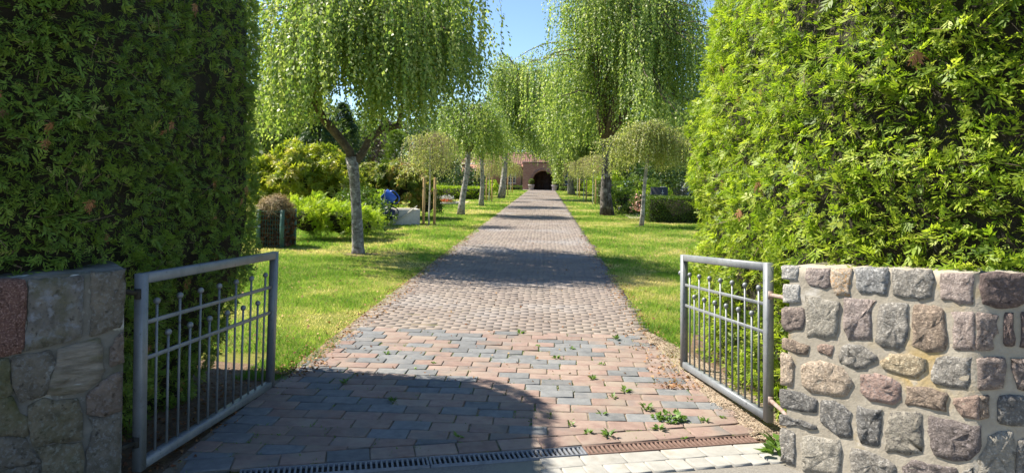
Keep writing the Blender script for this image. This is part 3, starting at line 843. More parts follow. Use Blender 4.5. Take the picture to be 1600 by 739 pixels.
# ---------------------------------------------------------------- thuja hedges
def frond_template(pairs, seed):
    g = np.random.default_rng(seed)
    V, Q, ti = [], [], []
    def kite(b, d, l, w, z0, z1, t):
        b = np.array(b); d = unit(np.array(d)); s = np.array([-d[1], d[0]])
        k = len(V)
        for p, z, tt in ((b, z0, t), (b + d * l * .45 + s * w / 2, z0 + .55 * (z1 - z0), t), (b + d * l, z1, t + .18), (b + d * l * .45 - s * w / 2, z0 + .55 * (z1 - z0), t)):
            V.append([p[0], p[1], z]); ti.append(tt)
        Q.append([k, k + 1, k + 2, k + 3])
    zc = lambda y: -.30 * y * y
    for i in range(pairs):
        y = .06 + .80 * i / pairs
        for s in (-1, 1):
            yy = min(.9, max(.03, y + g.uniform(-.07, .07)))
            a = math.radians(g.uniform(20, 56)); l = (.42 * (1 - yy) ** .75 + .09) * g.uniform(.35, 1.4)
            kite((s * .004, yy), (s * math.sin(a), math.cos(a)), l, .075 + .10 * l, zc(yy), zc(yy) - .10 * l + g.normal(0, .03), g.uniform(-.12, .06))
    kite((0, .0), (0, 1), 1.0, .05, 0, zc(1.0), -.15)
    kite((0, .78), (0, 1), .26, .07, zc(.78), zc(1.0), .12)
    return np.array(V), np.array(Q), np.array(ti)
FT = [frond_template(p, s) for p, s in ((4, 1), (5, 2), (4, 3), (5, 4), (4, 5), (5, 6), (3, 7), (4, 8))]
def fronds(mb, P, D, N, size, tint, lift=0.3):
    n = len(P); D = unit(D); Sd = unit(np.cross(D, N)); Nn = np.cross(Sd, D)
    which = rng.integers(0, len(FT), n)
    for k, (V, Q, ti) in enumerate(FT):
        s = np.nonzero(which == k)[0]
        if not len(s): continue
        X = V[None, :, :] * size[s][:, None, None]
        X[..., 2] *= rng.uniform(.2, 1.8, len(s))[:, None]
        X[..., 0] *= rng.uniform(.75, 1.2, len(s))[:, None]
        W_ = P[s][:, None] + X[..., 0:1] * Sd[s][:, None] + X[..., 1:2] * D[s][:, None] + X[..., 2:3] * Nn[s][:, None]
        q = (np.arange(len(s))[:, None, None] * len(V) + Q[None]).reshape(-1, 4)
        mb.add(W_.reshape(-1, 3), q, tint=np.clip(tint[s][:, None] + ti[None], 0, 1).ravel())
class HedgeSurf:
    def __init__(self, rows, H):      # rows: list of (z, plan polyline); the outward side is on the right of travel
        self.z = np.array([r[0] for r in rows]); self.P = np.array([r[1] for r in rows], float); self.H = H
        mid = self.P[len(rows) // 2]; self.L = np.linalg.norm(np.diff(mid, axis=0), axis=1)
        self.n = np.stack([np.diff(mid, axis=0)[:, 1], -np.diff(mid, axis=0)[:, 0]], 1) / self.L[:, None]
    def poly(self, z):
        k = np.clip(np.searchsorted(self.z, z) - 1, 0, len(self.z) - 2)
        f = np.clip((z - self.z[k]) / (self.z[k + 1] - self.z[k]), 0, 1)
        f = np.asarray(f)
        return self.P[k] * (1 - f[..., None, None]) + self.P[k + 1] * f[..., None, None] if np.ndim(z) else self.P[k] * (1 - f) + self.P[k + 1] * f
    def sample(self, n, segs, z0f, g):
        w = np.array([self.L[s] for s in segs]); seg = np.array(segs)[g.choice(len(segs), n, p=w / w.sum())]
        t = g.random(n); z0 = np.array([z0f[s] for s in range(len(self.L))])[seg]; z = z0 + (self.H - z0) * g.random(n)
        P = self.poly(z); ar = np.arange(n)
        p = P[ar, seg] * (1 - t)[:, None] + P[ar, seg + 1] * t[:, None]
        # blend normals near the corners so that the clipped corner is round
        nn = self.n[seg].copy()
        prv = self.n[np.maximum(seg - 1, 0)]; nx = self.n[np.minimum(seg + 1, len(self.L) - 1)]
        l = self.L[seg]; wb = .5 * np.clip(1 - t * l / .3, 0, 1)[:, None]; wf = .5 * np.clip(1 - (1 - t) * l / .3, 0, 1)[:, None]
        nn = unit(nn * (1 - wb - wf) + prv * wb + nx * wf)
        rnd = (wb + wf)[:, 0]
        p = p - nn * (.10 * rnd ** 2)[:, None] * 2
        top = np.clip((z - (self.H - .45)) / .45, 0, 1)
        p = p - nn * (.30 * top ** 2.5)[:, None]
        return p, z, nn, seg
def hedge(name_label, surf, vis, z0f, n, size, sizes_sd, mat_leaf, seed, tmean, inset, ndead, lump=.05):
    g = np.random.default_rng(seed)
    o = surf.P[1][1]; loc = (o[0], o[1], 0)
    t = thing('hedge', name_label, 'hedge', loc)
    sh = np.array([o[0], o[1], 0])
    # core of shaded inner wood
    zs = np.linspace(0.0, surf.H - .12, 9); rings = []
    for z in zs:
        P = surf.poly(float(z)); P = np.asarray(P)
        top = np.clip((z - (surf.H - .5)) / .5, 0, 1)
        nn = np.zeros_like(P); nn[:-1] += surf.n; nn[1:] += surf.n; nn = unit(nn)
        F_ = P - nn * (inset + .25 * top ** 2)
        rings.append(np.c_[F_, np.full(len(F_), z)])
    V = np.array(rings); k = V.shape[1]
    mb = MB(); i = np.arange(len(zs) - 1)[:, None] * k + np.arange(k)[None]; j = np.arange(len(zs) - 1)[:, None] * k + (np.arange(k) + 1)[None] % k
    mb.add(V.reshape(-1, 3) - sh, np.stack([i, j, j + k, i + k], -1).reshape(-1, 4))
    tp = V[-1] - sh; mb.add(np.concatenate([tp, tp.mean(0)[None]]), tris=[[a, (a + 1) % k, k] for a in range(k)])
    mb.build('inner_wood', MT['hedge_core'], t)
    p, z, nn, seg = surf.sample(n, vis, z0f, g)
    lum = vnoise(p[:, 0] * 1.0 + p[:, 1], z * 1.0, 5.5, seed) * lump + vnoise(p[:, 0] + p[:, 1], z, 13, seed + 1) * lump * .5
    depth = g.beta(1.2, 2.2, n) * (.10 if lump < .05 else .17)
    P = np.c_[p + nn * (lum - depth)[:, None], z]
    # holes where the inner wood shows
    hole = vnoise(p[:, 0] + p[:, 1], z, 6.5, seed + 2) + .25 * g.standard_normal(n)
    keep = ~((hole > 1.12) & (depth < .11))
    P, nn, depth, hole = P[keep], nn[keep], depth[keep], hole[keep]; n = len(P)
    N3 = np.c_[nn, np.zeros(n)]
    tang = np.c_[-nn[:, 1], nn[:, 0], np.zeros(n)]
    D = N3 * g.uniform(.15, .75, n)[:, None] + tang * g.normal(0, .65, n)[:, None] + np.array([0, 0, 1.0]) * g.normal(.05, .55, n)[:, None]
    Nn = np.array([0, 0, 1.0]) + g.standard_normal((n, 3)) * .55 + N3 * .6
    sz = np.clip(size * np.exp(g.normal(0, sizes_sd, n)), size * .45, size * 2.0)
    P = P - unit(D) * (sz * .35)[:, None]
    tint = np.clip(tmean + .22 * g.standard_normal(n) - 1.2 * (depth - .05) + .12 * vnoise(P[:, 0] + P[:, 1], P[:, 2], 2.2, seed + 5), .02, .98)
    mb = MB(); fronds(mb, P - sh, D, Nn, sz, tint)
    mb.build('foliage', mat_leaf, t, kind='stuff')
    # bare twigs
    tw = MB(); idx = g.choice(n, 320 if lump < .05 else 620, replace=False)
    for q in idx:
        a = P[q] - sh - N3[q] * .03; d = unit(D[q] + g.normal(0, .4, 3)); L = g.uniform(.06, .2)
        tube(tw, [a, a + d * L * .5 + g.normal(0, .01, 3), a + d * L], [.003, .0022, .0012], 3, cap=False)
    tw.build('twig', MT['twig'], t, kind='stuff')
    dm = []
    for kx in range(3):
        m = MB(); fronds(m, np.zeros((3, 3)), np.array([[0, 1, 0], [.4, 1, .2], [-.5, .9, -.1]], float), np.tile([0, 0, 1.0], (3, 1)) + g.normal(0, .3, (3, 3)), np.array([.09, .07, .06]), g.random(3))
        dm.append(m.mesh('dead_frond', MT['thuja_dead']))
    idx = g.choice(np.nonzero(depth < .09)[0], ndead, replace=False)
    for q in idx:
        ob = link('dead_frond', dm[g.integers(3)], t, tuple(P[q] - sh + N3[q] * .035))
        ob.rotation_mode = 'QUATERNION'
        ob.rotation_quaternion = Vector(tuple(N3[q] + g.normal(0, .35, 3))).to_track_quat('Z', 'Y') @ Vector((0, 0, 1)).to_track_quat('Z', 'X')
        s = g.uniform(.6, 1.2); ob.scale = (s, s, s)
    return t
Lb = [(-3.7, 2.05), (-2.36, 3.28), (-2.46, 4.5), (-2.40, 4.95), (-2.8, 5.4), (-6.5, 5.6)]
Lm = [(-3.7, 2.05), (-2.22, 3.40), (-2.34, 4.6), (-2.19, 5.45), (-2.65, 5.95), (-6.5, 6.1)]
Lt = [(-3.7, 2.15), (-2.25, 3.45), (-2.36, 4.8), (-2.38, 5.80), (-2.85, 6.35), (-6.5, 6.5)]
LS = HedgeSurf([(0.0, Lb), (.95, Lm), (3.35, Lt)], 3.4)
LS.n = -LS.n if np.dot(LS.n[1], (1, 0)) < 0 else LS.n
hedge('tall clipped dark green hedge in the shade behind the left gate wall', LS, [0, 1, 2, 3], [1.02, .0, .0, .2, .5], 20000, .060, .34, MT['thuja_dark'], 31, .42, .13, 60, .03)
Rb = [(4.1, 2.55), (2.14, 3.36), (1.58, 4.10), (1.50, 5.4), (1.46, 6.95), (1.9, 7.5), (6.5, 7.6)]
Rm = [(4.1, 2.55), (2.14, 3.36), (1.56, 4.08), (1.47, 5.4), (1.42, 7.0), (1.9, 7.6), (6.5, 7.7)]
Rt = [(4.1, 2.65), (2.20, 3.50), (1.62, 4.20), (1.55, 5.5), (1.60, 7.0), (2.0, 7.6), (6.5, 7.7)]
Rm2 = [(4.1, 2.55), (2.14, 3.36), (1.56, 4.08), (1.44, 5.4), (1.36, 7.0), (1.9, 7.6), (6.5, 7.7)]
RS = HedgeSurf([(0.0, Rb), (1.0, Rm), (2.1, Rm2), (3.5, Rt)], 3.5)
RS.n = -RS.n if np.dot(RS.n[2], (-1, 0)) < 0 else RS.n
hedge('tall bright green sunlit hedge of feathery sprays above the right gate wall', RS, [0, 1, 2, 3, 4], [1.14, 1.06, .0, .0, .1, .5], 32000, .064, .50, MT['thuja'], 57, .5, .15, 40, .08)

# ---------------------------------------------------------------- weeping birches
def strands(mb, A, out, zb, leafL, leafW, stepL, g, spread, tw=None, twr=.003, tmean=.5):
    """hanging shoots: A anchors, out = outward direction, zb = height where each ends"""
    P_all, D_all, N_all, T_all = [], [], [], []
    for a, o, b in zip(A, out, zb):
        L = a[2] - b
        if L < .12: continue
        k = max(4, int(L / stepL)); s = np.linspace(0, 1, k)
        arc = (1 - np.exp(-s * L / .25)) * spread * g.uniform(.3, 1.0)
        sw = g.normal(0, .05, 2) * L
        P = np.stack([a[0] + o[0] * arc + sw[0] * s ** 2, a[1] + o[1] * arc + sw[1] * s ** 2, a[2] - s * L + .10 * np.sin(np.minimum(s * L / .3, 1) * np.pi)], 1)
        P[:, :2] += np.cumsum(g.normal(0, .006, (k, 2)), 0)
        if tw is not None and g.random() < tw[1]:
            kk = np.unique(np.linspace(0, k - 1, max(4, k // 4)).astype(int))
            tube(tw[0], P[kk], np.linspace(twr, twr * .4, len(kk)), 3, cap=False)
        base = np.clip(tmean + .20 * g.standard_normal(), .08, .92)
        P_all.append(P + g.normal(0, .018, P.shape))
        d = np.c_[g.normal(0, .48, (k, 2)) + np.array(o[:2]) * .25, np.full(k, -.85) + g.normal(0, .25, k)]
        D_all.append(d)
        N_all.append(np.c_[g.standard_normal((k, 2)) + np.array(o[:2]) * .7, g.normal(.25, .5, k)])
        T_all.append(np.clip(base + .16 * g.standard_normal(k), 0, 1))
    P = np.concatenate(P_all); n = len(P)
    leaves(mb, P, np.concatenate(D_all), np.concatenate(N_all), leafL * g.uniform(.6, 1.25, n), leafW * g.uniform(.6, 1.25, n), np.concatenate(T_all))
    return n
def weeping(label, loc, trunk, limbs, branches, bottom, nstr, leaf, stepL, seed, barkm, leafm, group, twp=0.0, twr=.003, jit=.22, spread=.3, limb_bark='bark_limb', tmean=.5, short=.35, name='weeping_birch', maxlen=None):
    """trunk: (points, radii); limbs: list of (points, radii); branches: list of (P0, P1, P2, radius); bottom(x, y) -> hanging height"""
    g = np.random.default_rng(seed)
    t = thing(name, label, 'tree', loc, 0, group)
    o = np.array(loc, float)
    m = MB(); tube(m, np.array(trunk[0]) - o, trunk[1], 14, rough=.03); m.build('trunk', MT[barkm], t, smooth=True)
    for p, r in limbs:
        m = MB(); tube(m, np.array(p) - o, r, 9, rough=.10); m.build('limb', MT[limb_bark], t, smooth=True)
    bm, tb = MB(), MB(); A, O, ML = [], [], []
    wts = np.array([np.linalg.norm(np.array(b[2]) - np.array(b[0])) for b in branches]); cnt = np.maximum(3, (nstr * wts / wts.sum())).astype(int)
    for (P0, P1, P2, r), c in zip(branches, cnt):
        B = bezier(P0, P1, P2, 9) + g.normal(0, .03, (9, 3))
        tube(tb, B - o, np.linspace(r, r * .25, 9), 5, cap=False)
        s = g.random(c) ** .7 * .82 + .18
        k = s * 8; i0 = np.minimum(k.astype(int), 7); f = (k - i0)[:, None]
        Q = B[i0] * (1 - f) + B[i0 + 1] * f + np.c_[g.normal(0, jit, (c, 2)), g.normal(0, jit * .35, c)]
        d = np.array(P2) - np.array(P0); d[2] = 0; d = unit(d)
        ML.append(np.full(c, g.uniform(*maxlen) if maxlen else 99.0))
        A.append(Q); O.append(np.tile(d, (c, 1)) + np.c_[g.normal(0, .6, (c, 2)), np.zeros(c)])
    A = np.concatenate(A); O = np.concatenate(O); ML = np.concatenate(ML)
    zb = np.array([bottom(x, y) for x, y in A[:, :2]]) + np.abs(g.normal(0, .36, len(A)))
    zb = np.maximum(zb, A[:, 2] - ML * g.uniform(.7, 1.1, len(A)))
    cut = g.random(len(A)) < short
    zb = np.where(cut, A[:, 2] - (A[:, 2] - zb) * g.uniform(.2, .8, len(A)), zb)
    strands(bm, A - o, O, zb - o[2], leaf[0], leaf[1], stepL, g, spread, (tb, twp) if twp else None, twr, tmean)
    if len(branches): tb.build('branch', MT['shoot'] if twp > .5 else MT[limb_bark], t, kind='stuff')
    bm.build('crown', MT[leafm], t, kind='stuff')
    return t

GL = 'weeping birches lining the path'
# the nearest birch on the left, its fork seen clearly
Yb = 13.85
bp = lambda px, py, dy=0.0: at(px, py, Yb + dy)
base = gnd(560, 397)
tr = [base + (0, 0, -.05), base + (-.01, 0, .12), bp(558, 350), bp(556, 310), bp(553, 275), bp(549, 246)]
limbsL = [([bp(551, 256), bp(546, 236), bp(529, 214, -.05), bp(506, 187, -.1), bp(489, 157, -.15), bp(490, 132, -.15), bp(500, 104, -.2), bp(514, 62, -.1), bp(522, 5, 0)], [.095, .086, .082, .076, .068, .060, .05, .038, .022]),
          ([bp(491, 135, -.15), bp(477, 98, -.4), bp(462, 66, -.6), bp(446, 30, -.7)], [.052, .042, .03, .018]),
          ([bp(549, 258), bp(566, 240, .05), bp(577, 218, .1), bp(596, 201, .2), bp(611, 199, .25), bp(627, 196, .3)], [.09, .084, .074, .066, .060, .056]),
          ([bp(622, 198, .3), bp(628, 165, .35), bp(630, 128, .35), bp(640, 70, .4), bp(655, 20, .4)], [.045, .036, .03, .026, .02]),
          ([bp(500, 104, -.2), bp(535, 60, .3), bp(575, 20, .5)], [.05, .04, .025])]
g = np.random.default_rng(5)
c0 = bp(580, 60)
br = []
for k in range(84):
    a = k / 84 * 2 * np.pi * 2 + g.normal(0, .15); reach = g.uniform(.9, 2.3) * (.93 if math.cos(a) > .3 else 1.14)
    s0 = c0 + np.array([math.cos(a) * .25 + g.normal(0, .25), math.sin(a) * .25 + g.normal(0, .2), g.uniform(-.2, 1.5)])
    e = s0 + np.array([math.cos(a) * reach, math.sin(a) * reach, -.15 * reach + g.normal(0, .15)])
    br.append((s0, (s0 + e) / 2 + (0, 0, g.uniform(.35, .9)), e, .026))
def botL(x, y):
    px = 853 + 1110 * x / y
    b = np.interp(px, [400, 440, 480, 510, 545, 580, 620, 660, 690, 720, 750, 780], [2.55, 2.4, 2.6, 3.5, 3.2, 2.65, 2.8, 3.0, 3.2, 3.4, 3.4, 3.7])
    b = b + .22 * math.sin(px * .085) + .2 * math.sin(px * .19 + 1) - .22
    return b if y < Yb + .3 else b + .5 + .3 * math.sin(x * 9)
weeping('nearest weeping birch on the left lawn, forked grey trunk and a wide hanging crown', tuple(base), (tr, [.155, .12, .106, .10, .104, .125]), limbsL, br, botL, 2500, (.078, .052), .046, 41, 'bark_grey', 'birch_leaf', GL, .25, .0035, .13, .35, maxlen=(1.7, 5.0), short=.22)

def auto_birch(label, px, py, H, R, fork, zbot, tr_r, nb, nstr, leaf, stepL, seed, barkm, leafm, group=GL, lean=(0, 0), twp=0.0, twr=.003, jit=.22, loc=None, dome=.35, spread=.3, tmean=.5, inner=.25, botfn=None, limbs_n=3, short=.35, off=(0, 0), name='weeping_birch', maxlen=None, tier=0.0):
    g = np.random.default_rng(seed)
    base = gnd(px, py) if loc is None else np.array([*loc, 0.0])
    top = base + np.array([lean[0], lean[1], fork])
    k = 7; s = np.linspace(0, 1, k)[:, None]
    pts = base + (top - base) * s + np.c_[.03 * tr_r / .1 * np.sin(s * 5 + seed), .02 * np.cos(s * 4 + seed), np.zeros((k, 1))] * np.minimum(s * 3, 1)
    pts[0, 2] -= .05
    rad = tr_r * np.array([1.45, 1.12, 1.0, .95, .9, .86, .9])
    limbs, brs = [], []
    ctr = top + np.array([off[0], off[1], 0])
    for q in range(limbs_n):
        a = q / limbs_n * 2 * np.pi + g.uniform(-.5, .5) + seed
        e = ctr + np.array([math.cos(a) * R * .35, math.sin(a) * R * .35, (H - fork) * g.uniform(.55, .8)])
        limbs.append((bezier(top - (0, 0, .04), top + (e - top) * .5 + np.array([math.cos(a), math.sin(a), 0]) * R * .18, e, 7), np.linspace(tr_r * .75, tr_r * .22, 7)))
    for q in range(nb):
        a = q * 2.39996 + g.normal(0, .2); f = math.sqrt((q + .5) / nb); reach = R * (inner + (1 - inner) * f) * g.uniform(.78, 1.14) * (1 + .20 * math.sin(2 * a + seed) + .17 * math.sin(5 * a + seed * 2))
        zt = H - (H - fork) * tier * g.random() - (H - fork) * (1 - tier) * dome * min((reach / R) ** 2, 1.15) + g.normal(0, .10 * (H - fork))
        zt = max(zt, fork + .12 * (H - fork)) if nb > 35 else zt
        z0 = fork + (H - fork) * g.uniform(.15, .8)
        s0 = ctr + np.array([math.cos(a) * R * .08, math.sin(a) * R * .08, z0 - fork])
        e = ctr + np.array([math.cos(a) * reach, math.sin(a) * reach, zt - fork - .12 * reach])
        mid = ctr + np.array([math.cos(a) * reach * .55, math.sin(a) * reach * .55, zt - fork + .10 * reach])
        brs.append((s0, mid, e, tr_r * .22))
    if botfn is None:
        cx_, cy_ = ctr[0], ctr[1]
        ph = g.uniform(0, 6.28)
        botfn = lambda x, y: zbot + .12 * R * math.sin(3 * math.atan2(y - cy_, x - cx_) + ph) + .09 * R * math.sin(8 * math.atan2(y - cy_, x - cx_) + 2 * ph) + .2 * R * max(0, 1 - math.hypot(x - cx_, y - cy_) / R)
    return weeping(label, tuple(base), (pts, rad), limbs, brs, botfn, nstr, leaf, stepL, seed + 100, barkm, leafm, group, twp, twr, jit, spread, tmean=tmean, short=short, name=name, maxlen=maxlen)
# left row
auto_birch('second grown birch on the left, dense drooping dome on a crooked white trunk', 720, 336, 4.75, 1.6, 2.55, 2.25, .12, 40, 1000, (.09, .055), .07, 61, 'bark_birch', 'birch_leaf', lean=(.25, .1), tmean=.42, twp=.15, dome=.4)
auto_birch('slim white-trunked birch on the left, between the crooked birch and the farther staked tree', 752, 322, 4.9, 1.8, 2.5, 2.3, .11, 34, 800, (.105, .06), .08, 62, 'bark_birch', 'birch_leaf', tmean=.5, dome=.4)
auto_birch('tall narrow birch on the left with long curtains, nearest the chapel window', 783, 310, 10.2, 2.6, 5.2, 2.5, .2, 70, 2100, (.155, .09), .13, 63, 'bark_birch', 'birch_leaf', lean=(.4, 0), tmean=.5, dome=.5, jit=.24, spread=.45, inner=.12, short=.55, maxlen=(1.8, 5.0), tier=.65, off=(1.0, 0))
# right row
auto_birch('small umbrella-shaped birch with a leaning pale stem on the right lawn, before the clipped hedge', 1002, 354, 3.62, 1.22, 2.45, 1.75, .062, 56, 1250, (.068, .046), .05, 71, 'bark_birch', 'young_leaf', lean=(.17, 0), tmean=.55, twp=.35, twr=.004, dome=.5, jit=.10, spread=.2, maxlen=(.8, 1.8), tier=.10)
def botR2(x, y):
    px = 853 + 1110 * x / y
    return np.interp(px, [820, 850, 880, 910, 940, 960, 1000, 1040, 1080, 1110], [4.2, 3.2, 2.7, 2.9, 2.8, 3.4, 3.3, 3.0, 3.2, 4.0])
auto_birch('massive old birch on the right, thick dark cracked trunk and a huge hanging crown', 949, 337, 12.6, 4.4, 3.2, 2.6, .225, 150, 3900, (.118, .072), .085, 73, 'bark_dark', 'birch_leaf', lean=(-.15, 0), tmean=.48, dome=.72, jit=.18, spread=.5, botfn=botR2, limbs_n=5, inner=.15, maxlen=(1.8, 5.0), tier=.5, off=(.75, 0))
def botR4(x, y):
    px = 853 + 1110 * x / y
    return np.interp(px, [800, 820, 862, 870, 888, 900, 930], [3.6, 3.2, 3.1, 1.0, .8, 2.4, 2.6])
auto_birch('far old birch on the right with a pale split trunk, beside the chapel arch', 893, 304, 11.5, 4.3, 3.2, 1.9, .27, 110, 3400, (.21, .12), .18, 74, 'bark_birch', 'birch_leaf', lean=(-.4, 0), tmean=.55, dome=.45, jit=.28, spread=.5, limbs_n=4, inner=.15, maxlen=(2, 6), tier=.8, botfn=botR4)
# young staked birches
def staked(label, px, py, R, H, zb, seed, nst, hst=1.5, sh=.0):
    t = auto_birch(label, px, py, H, R, H - .5, zb, .022, 30, 330, (.058, .036), .055, seed, 'bark_pale', 'young_leaf', group='young staked birches', tmean=.66, twp=.6, twr=.005, dome=.7, jit=.09, spread=.15, limbs_n=2, short=.2, name='young_weeping_birch')
    b = t.location
    for k in range(nst):
        a = k / nst * 2 * np.pi + .2
        m = MB(); x, y = .17 * math.cos(a) + sh, .17 * math.sin(a)
        tube(m, [(x, y, -.02), (x, y, hst * .5), (x, y, hst - .02), (x, y, hst)], [.042, .042, .041, .030], 9)
        ob = m.build('support_stake', MT['stake'], None, smooth=False)
        ob.location = b
        tag(ob, STK.pop(0), 'stake', 'wooden tree stakes')
    return t
STK = (['left wooden stake of the nearest staked young birch', 'right wooden stake of the nearest staked young birch'][:2]
       + [f'{a} wooden stake of the {b} staked young birch on the left of the path' for b in ('second', 'third') for a in ('left', 'right')]
       + ['single wooden stake of the farthest staked young birch on the left'] + [f'single wooden stake of the {b} staked young birch on the right' for b in ('nearest', 'second', 'farthest')])
staked('young twiggy birch between two brown stakes on the left, near the water trough', 670, 352, .86, 3.0, 1.42, 81, 2)
staked('second staked young birch on the left, before the tall narrow birch', 764, 315, .85, 2.9, 1.4, 82, 2)
staked('third staked young birch on the left, past the tall narrow birch', 790, 305.5, .9, 2.9, 1.5, 83, 2)
staked('farthest staked young birch on the left, in front of the chapel window', 797.5, 301.5, .9, 2.9, 1.5, 84, 1)
staked('nearest staked young birch on the right, beside the thick dark trunk', 926, 320, 1.0, 3.0, 1.5, 85, 1)
staked('second staked young birch on the right', 912, 315, .95, 2.9, 1.5, 86, 1)
staked('farthest staked young birch on the right, by the pale split trunk', 902, 309, .95, 2.9, 1.5, 87, 1)
# ---------------------------------------------------------------- shrubs, clipped hedges, far trees
def clump_points(ells, nc, n, g, rc, low=0.0):
    """points on many small clumps that sit on the skins of the given ellipsoids: centre, radii"""
    w = np.array([e[1][0] * e[1][2] + e[1][1] * e[1][2] for e in ells]); w = w / w.sum()
    cs, cr, dirs = [], [], []
    for i in range(nc):
        c, r = ells[g.choice(len(ells), p=w)]
        d = unit(g.standard_normal(3)); d[2] = d[2] * .9 + .15; d = unit(d)
        if d[2] < -.55: d[2] = -d[2] * .3; d = unit(d)
        p = np.array(c) + d * np.array(r) * g.uniform(.78, 1.03)
        if p[2] < low + .05: p[2] = low + .05 + .2 * g.random()
        cs.append(p); cr.append(rc * g.uniform(.6, 1.35)); dirs.append(d)
    cs, cr, dirs = np.array(cs), np.array(cr), np.array(dirs)
    k = g.integers(0, nc, n)
    u = unit(g.standard_normal((n, 3)) + dirs[k] * .9)
    P = cs[k] + u * (cr[k] * g.uniform(.55, 1.05, n))[:, None] * (1, 1, .8)
    fill = np.nonzero(g.random(n) < .28)[0]                 # inner leaves on the skins themselves, so no hollow shows
    ei = g.choice(len(ells), len(fill), p=w); v = unit(g.standard_normal((len(fill), 3))); v[:, 2] = np.where(v[:, 2] < -.5, -v[:, 2], v[:, 2])
    ec = np.array([e[0] for e in ells], float); er = np.array([e[1] for e in ells], float)
    P[fill] = ec[ei] + v * er[ei] * g.uniform(.6, .88, (len(fill), 1)); u[fill] = v
    return P, u, k
def core_ell(mb, c, r, f=.72, n=10):
    t = np.linspace(-np.pi / 2, np.pi / 2, 7)
    lathe(mb, np.stack([np.cos(t) + 1e-4, np.sin(t)], -1), n, c, M=np.diag(np.array(r) * f))
def shrub(label, loc, ells, nc, n, rc, L, Wd, leafm, seed, style='random', group=None, name='shrub', cat='shrub', tmean=.45, stems=True, core=.42, topbias=.25, flowers=None):
    g = np.random.default_rng(seed)
    t = thing(name, label, cat, (loc[0], loc[1], 0), 0, group)
    hi = max(c[2] + r[2] for c, r in ells)
    P, u, k = clump_points(ells, nc, n, g, rc)
    P[:, 2] = np.maximum(P[:, 2], .03)
    mb = MB()
    ct = g.normal(0, .16, nc)[k]
    tint = lambda m: np.clip(tmean + ct[:m] + .15 * g.standard_normal(m), 0, 1)
    if style == 'rosette':
        m = 7; D0_ = unit(u + .55 * g.standard_normal((n, 3)) + (0, 0, .3))
        ref = unit(np.cross(D0_, g.standard_normal((n, 3)))); rf2 = np.cross(D0_, ref)
        a = (np.arange(m) / m * 2 * np.pi)[None] + g.uniform(0, 6, (n, 1))
        D = D0_[:, None] * g.uniform(.15, .6, (n, m, 1)) + ref[:, None] * np.cos(a)[..., None] + rf2[:, None] * np.sin(a)[..., None]
        Pn = np.repeat(P, m, 0); Nn = np.repeat(D0_, m, 0)
        leaves(mb, Pn, D.reshape(-1, 3), Nn, L * g.uniform(.7, 1.2, n * m), Wd * g.uniform(.8, 1.2, n * m), np.repeat(tint(n), m) + .08 * g.standard_normal(n * m), fold=.2)
    elif style == 'frond':
        fronds(mb, P, u + g.standard_normal((n, 3)) * .55 + (0, 0, .2), np.array([0, 0, 1.0]) + .6 * g.standard_normal((n, 3)), L * g.uniform(.6, 1.3, n), tint(n))
    else:
        D = u * .7 + g.standard_normal((n, 3)) * .7 + (0, 0, topbias)
        leaves(mb, P, D, u + g.standard_normal((n, 3)) * .6, L * g.uniform(.65, 1.3, n), Wd * g.uniform(.65, 1.3, n), tint(n))
    mb.build('foliage', MT[leafm], t, kind='stuff')
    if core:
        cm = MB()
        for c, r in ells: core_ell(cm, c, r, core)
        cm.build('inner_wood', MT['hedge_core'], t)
    if flowers:
        fm = MB(); nf, mname, fl = flowers
        P, u, k = clump_points(ells, nc, nf, g, rc)
        D = unit(g.standard_normal((nf, 3)) + u); leaves(fm, P + u * .05, D, u, fl, fl * .8, g.random(nf)); fm.build('flowers', MT[mname], t, kind='stuff')
    return t
def clipped(label, c, size, n, L, Wd, leafm, seed, group=None, rz=0, tmean=.4):
    """a box-shaped clipped hedge: c base centre, size (x, y, z)"""
    g = np.random.default_rng(seed)
    t = thing('clipped_hedge', label, 'hedge', (c[0], c[1], 0), rz, group)
    sx, sy, sz = size
    a = np.array([sx * sz, sx * sz, sy * sz, sy * sz, sx * sy * 1.3]); f = g.choice(5, n, p=a / a.sum())
    P = np.c_[g.uniform(-.5, .5, n) * sx, g.uniform(-.5, .5, n) * sy, g.random(n) * sz]
    Nn = np.zeros((n, 3))
    for k, (ax, s) in enumerate(((1, -1), (1, 1), (0, -1), (0, 1), (2, 1))):
        q = f == k; Nn[q, ax] = s
        P[q, ax] = (s * size[ax] / 2) if ax < 2 else sz
    P += Nn * (.03 * vnoise(P[:, 0] * 3 + P[:, 1] * 2, P[:, 2] * 3, 3.0, seed) + g.normal(0, .022, n) - .02)[:, None]
    D = Nn * .8 + g.standard_normal((n, 3)) * .7 + (0, 0, .25)
    mb = MB(); leaves(mb, P, D, Nn + .6 * g.standard_normal((n, 3)), L * g.uniform(.6, 1.3, n), Wd * g.uniform(.6, 1.3, n), np.clip(tmean + .2 * g.standard_normal(n), 0, 1))
    mb.build('foliage', MT[leafm], t, kind='stuff')
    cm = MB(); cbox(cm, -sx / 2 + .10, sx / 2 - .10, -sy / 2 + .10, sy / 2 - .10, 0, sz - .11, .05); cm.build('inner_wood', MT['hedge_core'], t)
    return t
